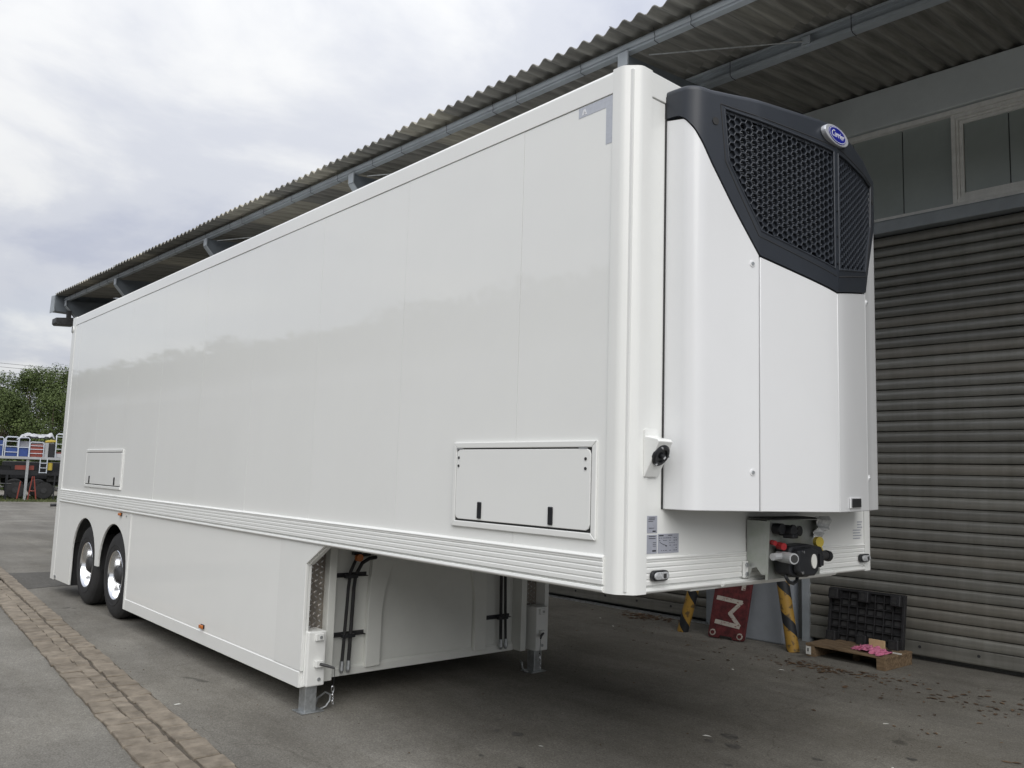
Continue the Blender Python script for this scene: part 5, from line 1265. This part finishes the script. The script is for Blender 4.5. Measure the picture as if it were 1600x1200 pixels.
# trees
def tree(name, x, y, h, rx, rz, seed, label, nleaf=9000, m_='foliage', group='trees behind the yard'):
    rnd = random.Random(seed); base = gp(Vector((x, y, 0)))
    t = thing(name, tuple(base), label, 'tree', group)
    tk = MB(); tk.tube([base, base + Vector((0.1, 0, h * 0.3)), base + Vector((0.05, 0.1, h * 0.75))], [0.24, 0.17, 0.06], 8)
    cl = []
    for k_ in range(34):
        th = rnd.uniform(0, 6.283); ph = rnd.uniform(-0.9, 1.0); rr0 = rnd.uniform(0.35, 1.0) ** 0.6
        c = base + Vector((math.cos(th) * rx * rr0 * math.sqrt(1 - min(0.98, ph * ph)), math.sin(th) * rx * rr0 * math.sqrt(1 - min(0.98, ph * ph)), h - rz + ph * rz * 0.86))
        cl.append((c, rnd.uniform(0.55, 1.15)))
        if k_ < 9: tk.tube([base + Vector((0, 0, h * rnd.uniform(0.22, 0.45))), base.lerp(c, 0.6) + Vector((0, 0, 0.6)), c], [0.08, 0.05, 0.02], 5)
    obj('trunk', tk, M['bark'], t, smooth=True)
    a_, b_ = MB(), MB()
    for k_ in range(nleaf):
        c, r0 = rnd.choice(cl); d = Vector((rnd.gauss(0, 1), rnd.gauss(0, 1), rnd.gauss(0, 0.8))); d = d.normalized() * r0 * rnd.uniform(0.45, 1.12) ** 0.7
        p = c + d; n_ = (d.normalized() * 0.8 + Vector((rnd.gauss(0, .6), rnd.gauss(0, .6), 0.5 + rnd.gauss(0, .5)))).normalized()
        u_ = n_.orthogonal().normalized(); u_ = Matrix.Rotation(rnd.uniform(0, 6.28), 3, n_) @ u_; v_ = n_.cross(u_); s = rnd.uniform(0.045, 0.085)
        (a_ if rnd.random() < 0.62 else b_).add([p + u_ * s, p + v_ * s * 0.6, p - u_ * s, p - v_ * s * 0.6], [(0, 1, 2, 3)])
    cr = obj('crown', a_, M['foliage'], t); obj('crown', b_, M['foliage2'], t)
tree('tree', -3.4, 20, 7.2, 2.3, 2.9, 1, 'lower bushy green tree at the left edge of the treeline', 21750)
tree('tree', -0.6, 22, 8.6, 2.4, 3.5, 2, 'tall rounded green tree in the middle of the visible treeline', 26100)
tree('tree', 2.2, 23, 9.1, 2.4, 3.6, 3, 'tallest green tree, cut by the rear edge of the white trailer', 26100)
tree('tree', -1.9, 17, 6.2, 2.0, 2.6, 4, 'darker low tree in front of the treeline above the blue cages', 20300)
tree('tree', 0.9, 17.5, 6.4, 2.0, 2.7, 5, 'low dense tree behind the silver tarpaulin', 20300)
tree('tree', 4.6, 21, 8.8, 2.4, 3.6, 6, 'green tree hidden behind the trailer, next along the treeline', 9000)
tree('tree', -6.4, 22, 7.4, 2.4, 3.0, 8, 'green tree beyond the left edge of the photo', 8000)
hg = MB()
for _ in range(9000):
    x, y = random.uniform(-14, 12), random.uniform(14.5, 16.5); z = random.uniform(0.0, 2.6) * (0.85 + 0.15 * math.sin(x * 1.7)); s = random.uniform(0.08, 0.16); a = random.uniform(0, 6.28); b = random.uniform(-0.6, 0.9)
    u_ = Vector((math.cos(a), math.sin(a), 0)) * s; v_ = Vector((-math.sin(a) * math.cos(b), math.cos(a) * math.cos(b), math.sin(b) + 0.4)).normalized() * s * 0.6; p = Vector((x, y, z + 0.1))
    hg.add([p + u_, p + v_, p - u_, p - v_], [(0, 1, 2, 3)])
hgo = gobj('hedge', hg, M['foliage']); retop(hgo, gloc(0, 15.5)); tag(hgo, 'dark green hedge at the foot of the treeline behind the flatbed', 'hedge')
cb1 = MB()
for dz in (0.0, 0.28):
    cb1.tube([gp(Vector((-40, 26, 9.4 + dz))), gp(Vector((-4, 25, 8.75 + dz))), gp(Vector((3, 24.8, 8.6 + dz))), gp(Vector((30, 24, 8.7 + dz)))], 0.013, 5)
cbo = obj('overhead_cable', cb1, M['black'], None, loc=gloc(-4, 25, 8.8)); tag(cbo, 'pair of thin overhead cables crossing the sky above the trees', 'cable')

# ------------------------------------------------------------------ buildings across the yard, mirrored in the trailer side
q0, q1 = Vector((30, -23.5, 0)), Vector((-120, -12.4, 0))
dq = (q1 - q0).normalized(); nq = Vector((dq.y, -dq.x, 0)); LQ = (q1 - q0).length
if nq.y > 0: nq = -nq
def qf(v): return q0 + dq * v.x + nq * v.y + Vector((0, 0, v.z))
ob = thing('opposite_hall', tuple(qf(Vector((LQ / 2, 0, 0)))), 'long pale hall across the yard, visible as a reflection in the glossy trailer side', 'building')
obj('wall', MB().box(0, LQ, 0, 14, 4.0, 8.5).xf(qf), M['opp_light'], ob)
obj('plinth_wall', MB().box(0, LQ, -0.05, 14, 0, 6.4).xf(qf), M['opp_mid'], ob)
obj('roof', MB().prism([(-0.5, 8.45), (-0.5, 9.15), (14.3, 9.3), (14.3, 8.45)], -0.4, LQ + 0.4, 'x').xf(qf), M['opp_dark'], ob)
for k in range(12):
    a = 4 + k * 12.2
    obj('door', MB().box(a, a + 4.5, -0.12, -0.051, 0, 4.6).xf(qf), M['opp_dark'] if k % 3 == 0 else M['wall'], ob)
    obj('window', MB().box(a + 6.0, a + 10.5, -0.03, -0.001, 6.7, 7.6).xf(qf), M['glass'], ob)

# row of clipped trees along the hall, one far mass seen in the reflection
tl = MB()
for k in range(9000):
    a = random.uniform(0, LQ); hh = 9.0 + 1.0 * mn.noise(Vector((a * 0.16, 3.1, 0))) + 0.45 * mn.noise(Vector((a * 0.7, 8.2, 0))) + 0.2 * mn.noise(Vector((a * 2.3, 1.2, 0)))
    p = qf(Vector((a, -0.9 + random.uniform(-0.4, 0.4), 0))) + Vector((0, 0, random.uniform(7.4, max(7.6, hh + 0.45)))); th = random.uniform(0, 6.28); q = random.uniform(0.14, 0.30)
    u_ = Vector((math.cos(th), 0.2 * math.sin(th), math.sin(th))) * q; v_ = Vector((-math.sin(th), 0.3, math.cos(th))) * q * 0.7
    tl.add([p + u_, p + v_, p - u_, p - v_], [(0, 1, 2, 3)])
tlo = kind(obj('distant_treeline', tl, M['foliage']), 'stuff')
tk_ = MB(); a = 1.5
while a < LQ:
    tk_.tube([qf(Vector((a, -0.9, 0))), qf(Vector((a + 0.1, -0.9, 4.5))), qf(Vector((a, -0.9, 8.0)))], [0.12, 0.09, 0.05], 6); a += random.uniform(3.0, 4.6)
kind(obj('trunk', tk_, M['bark'], tlo), 'stuff')
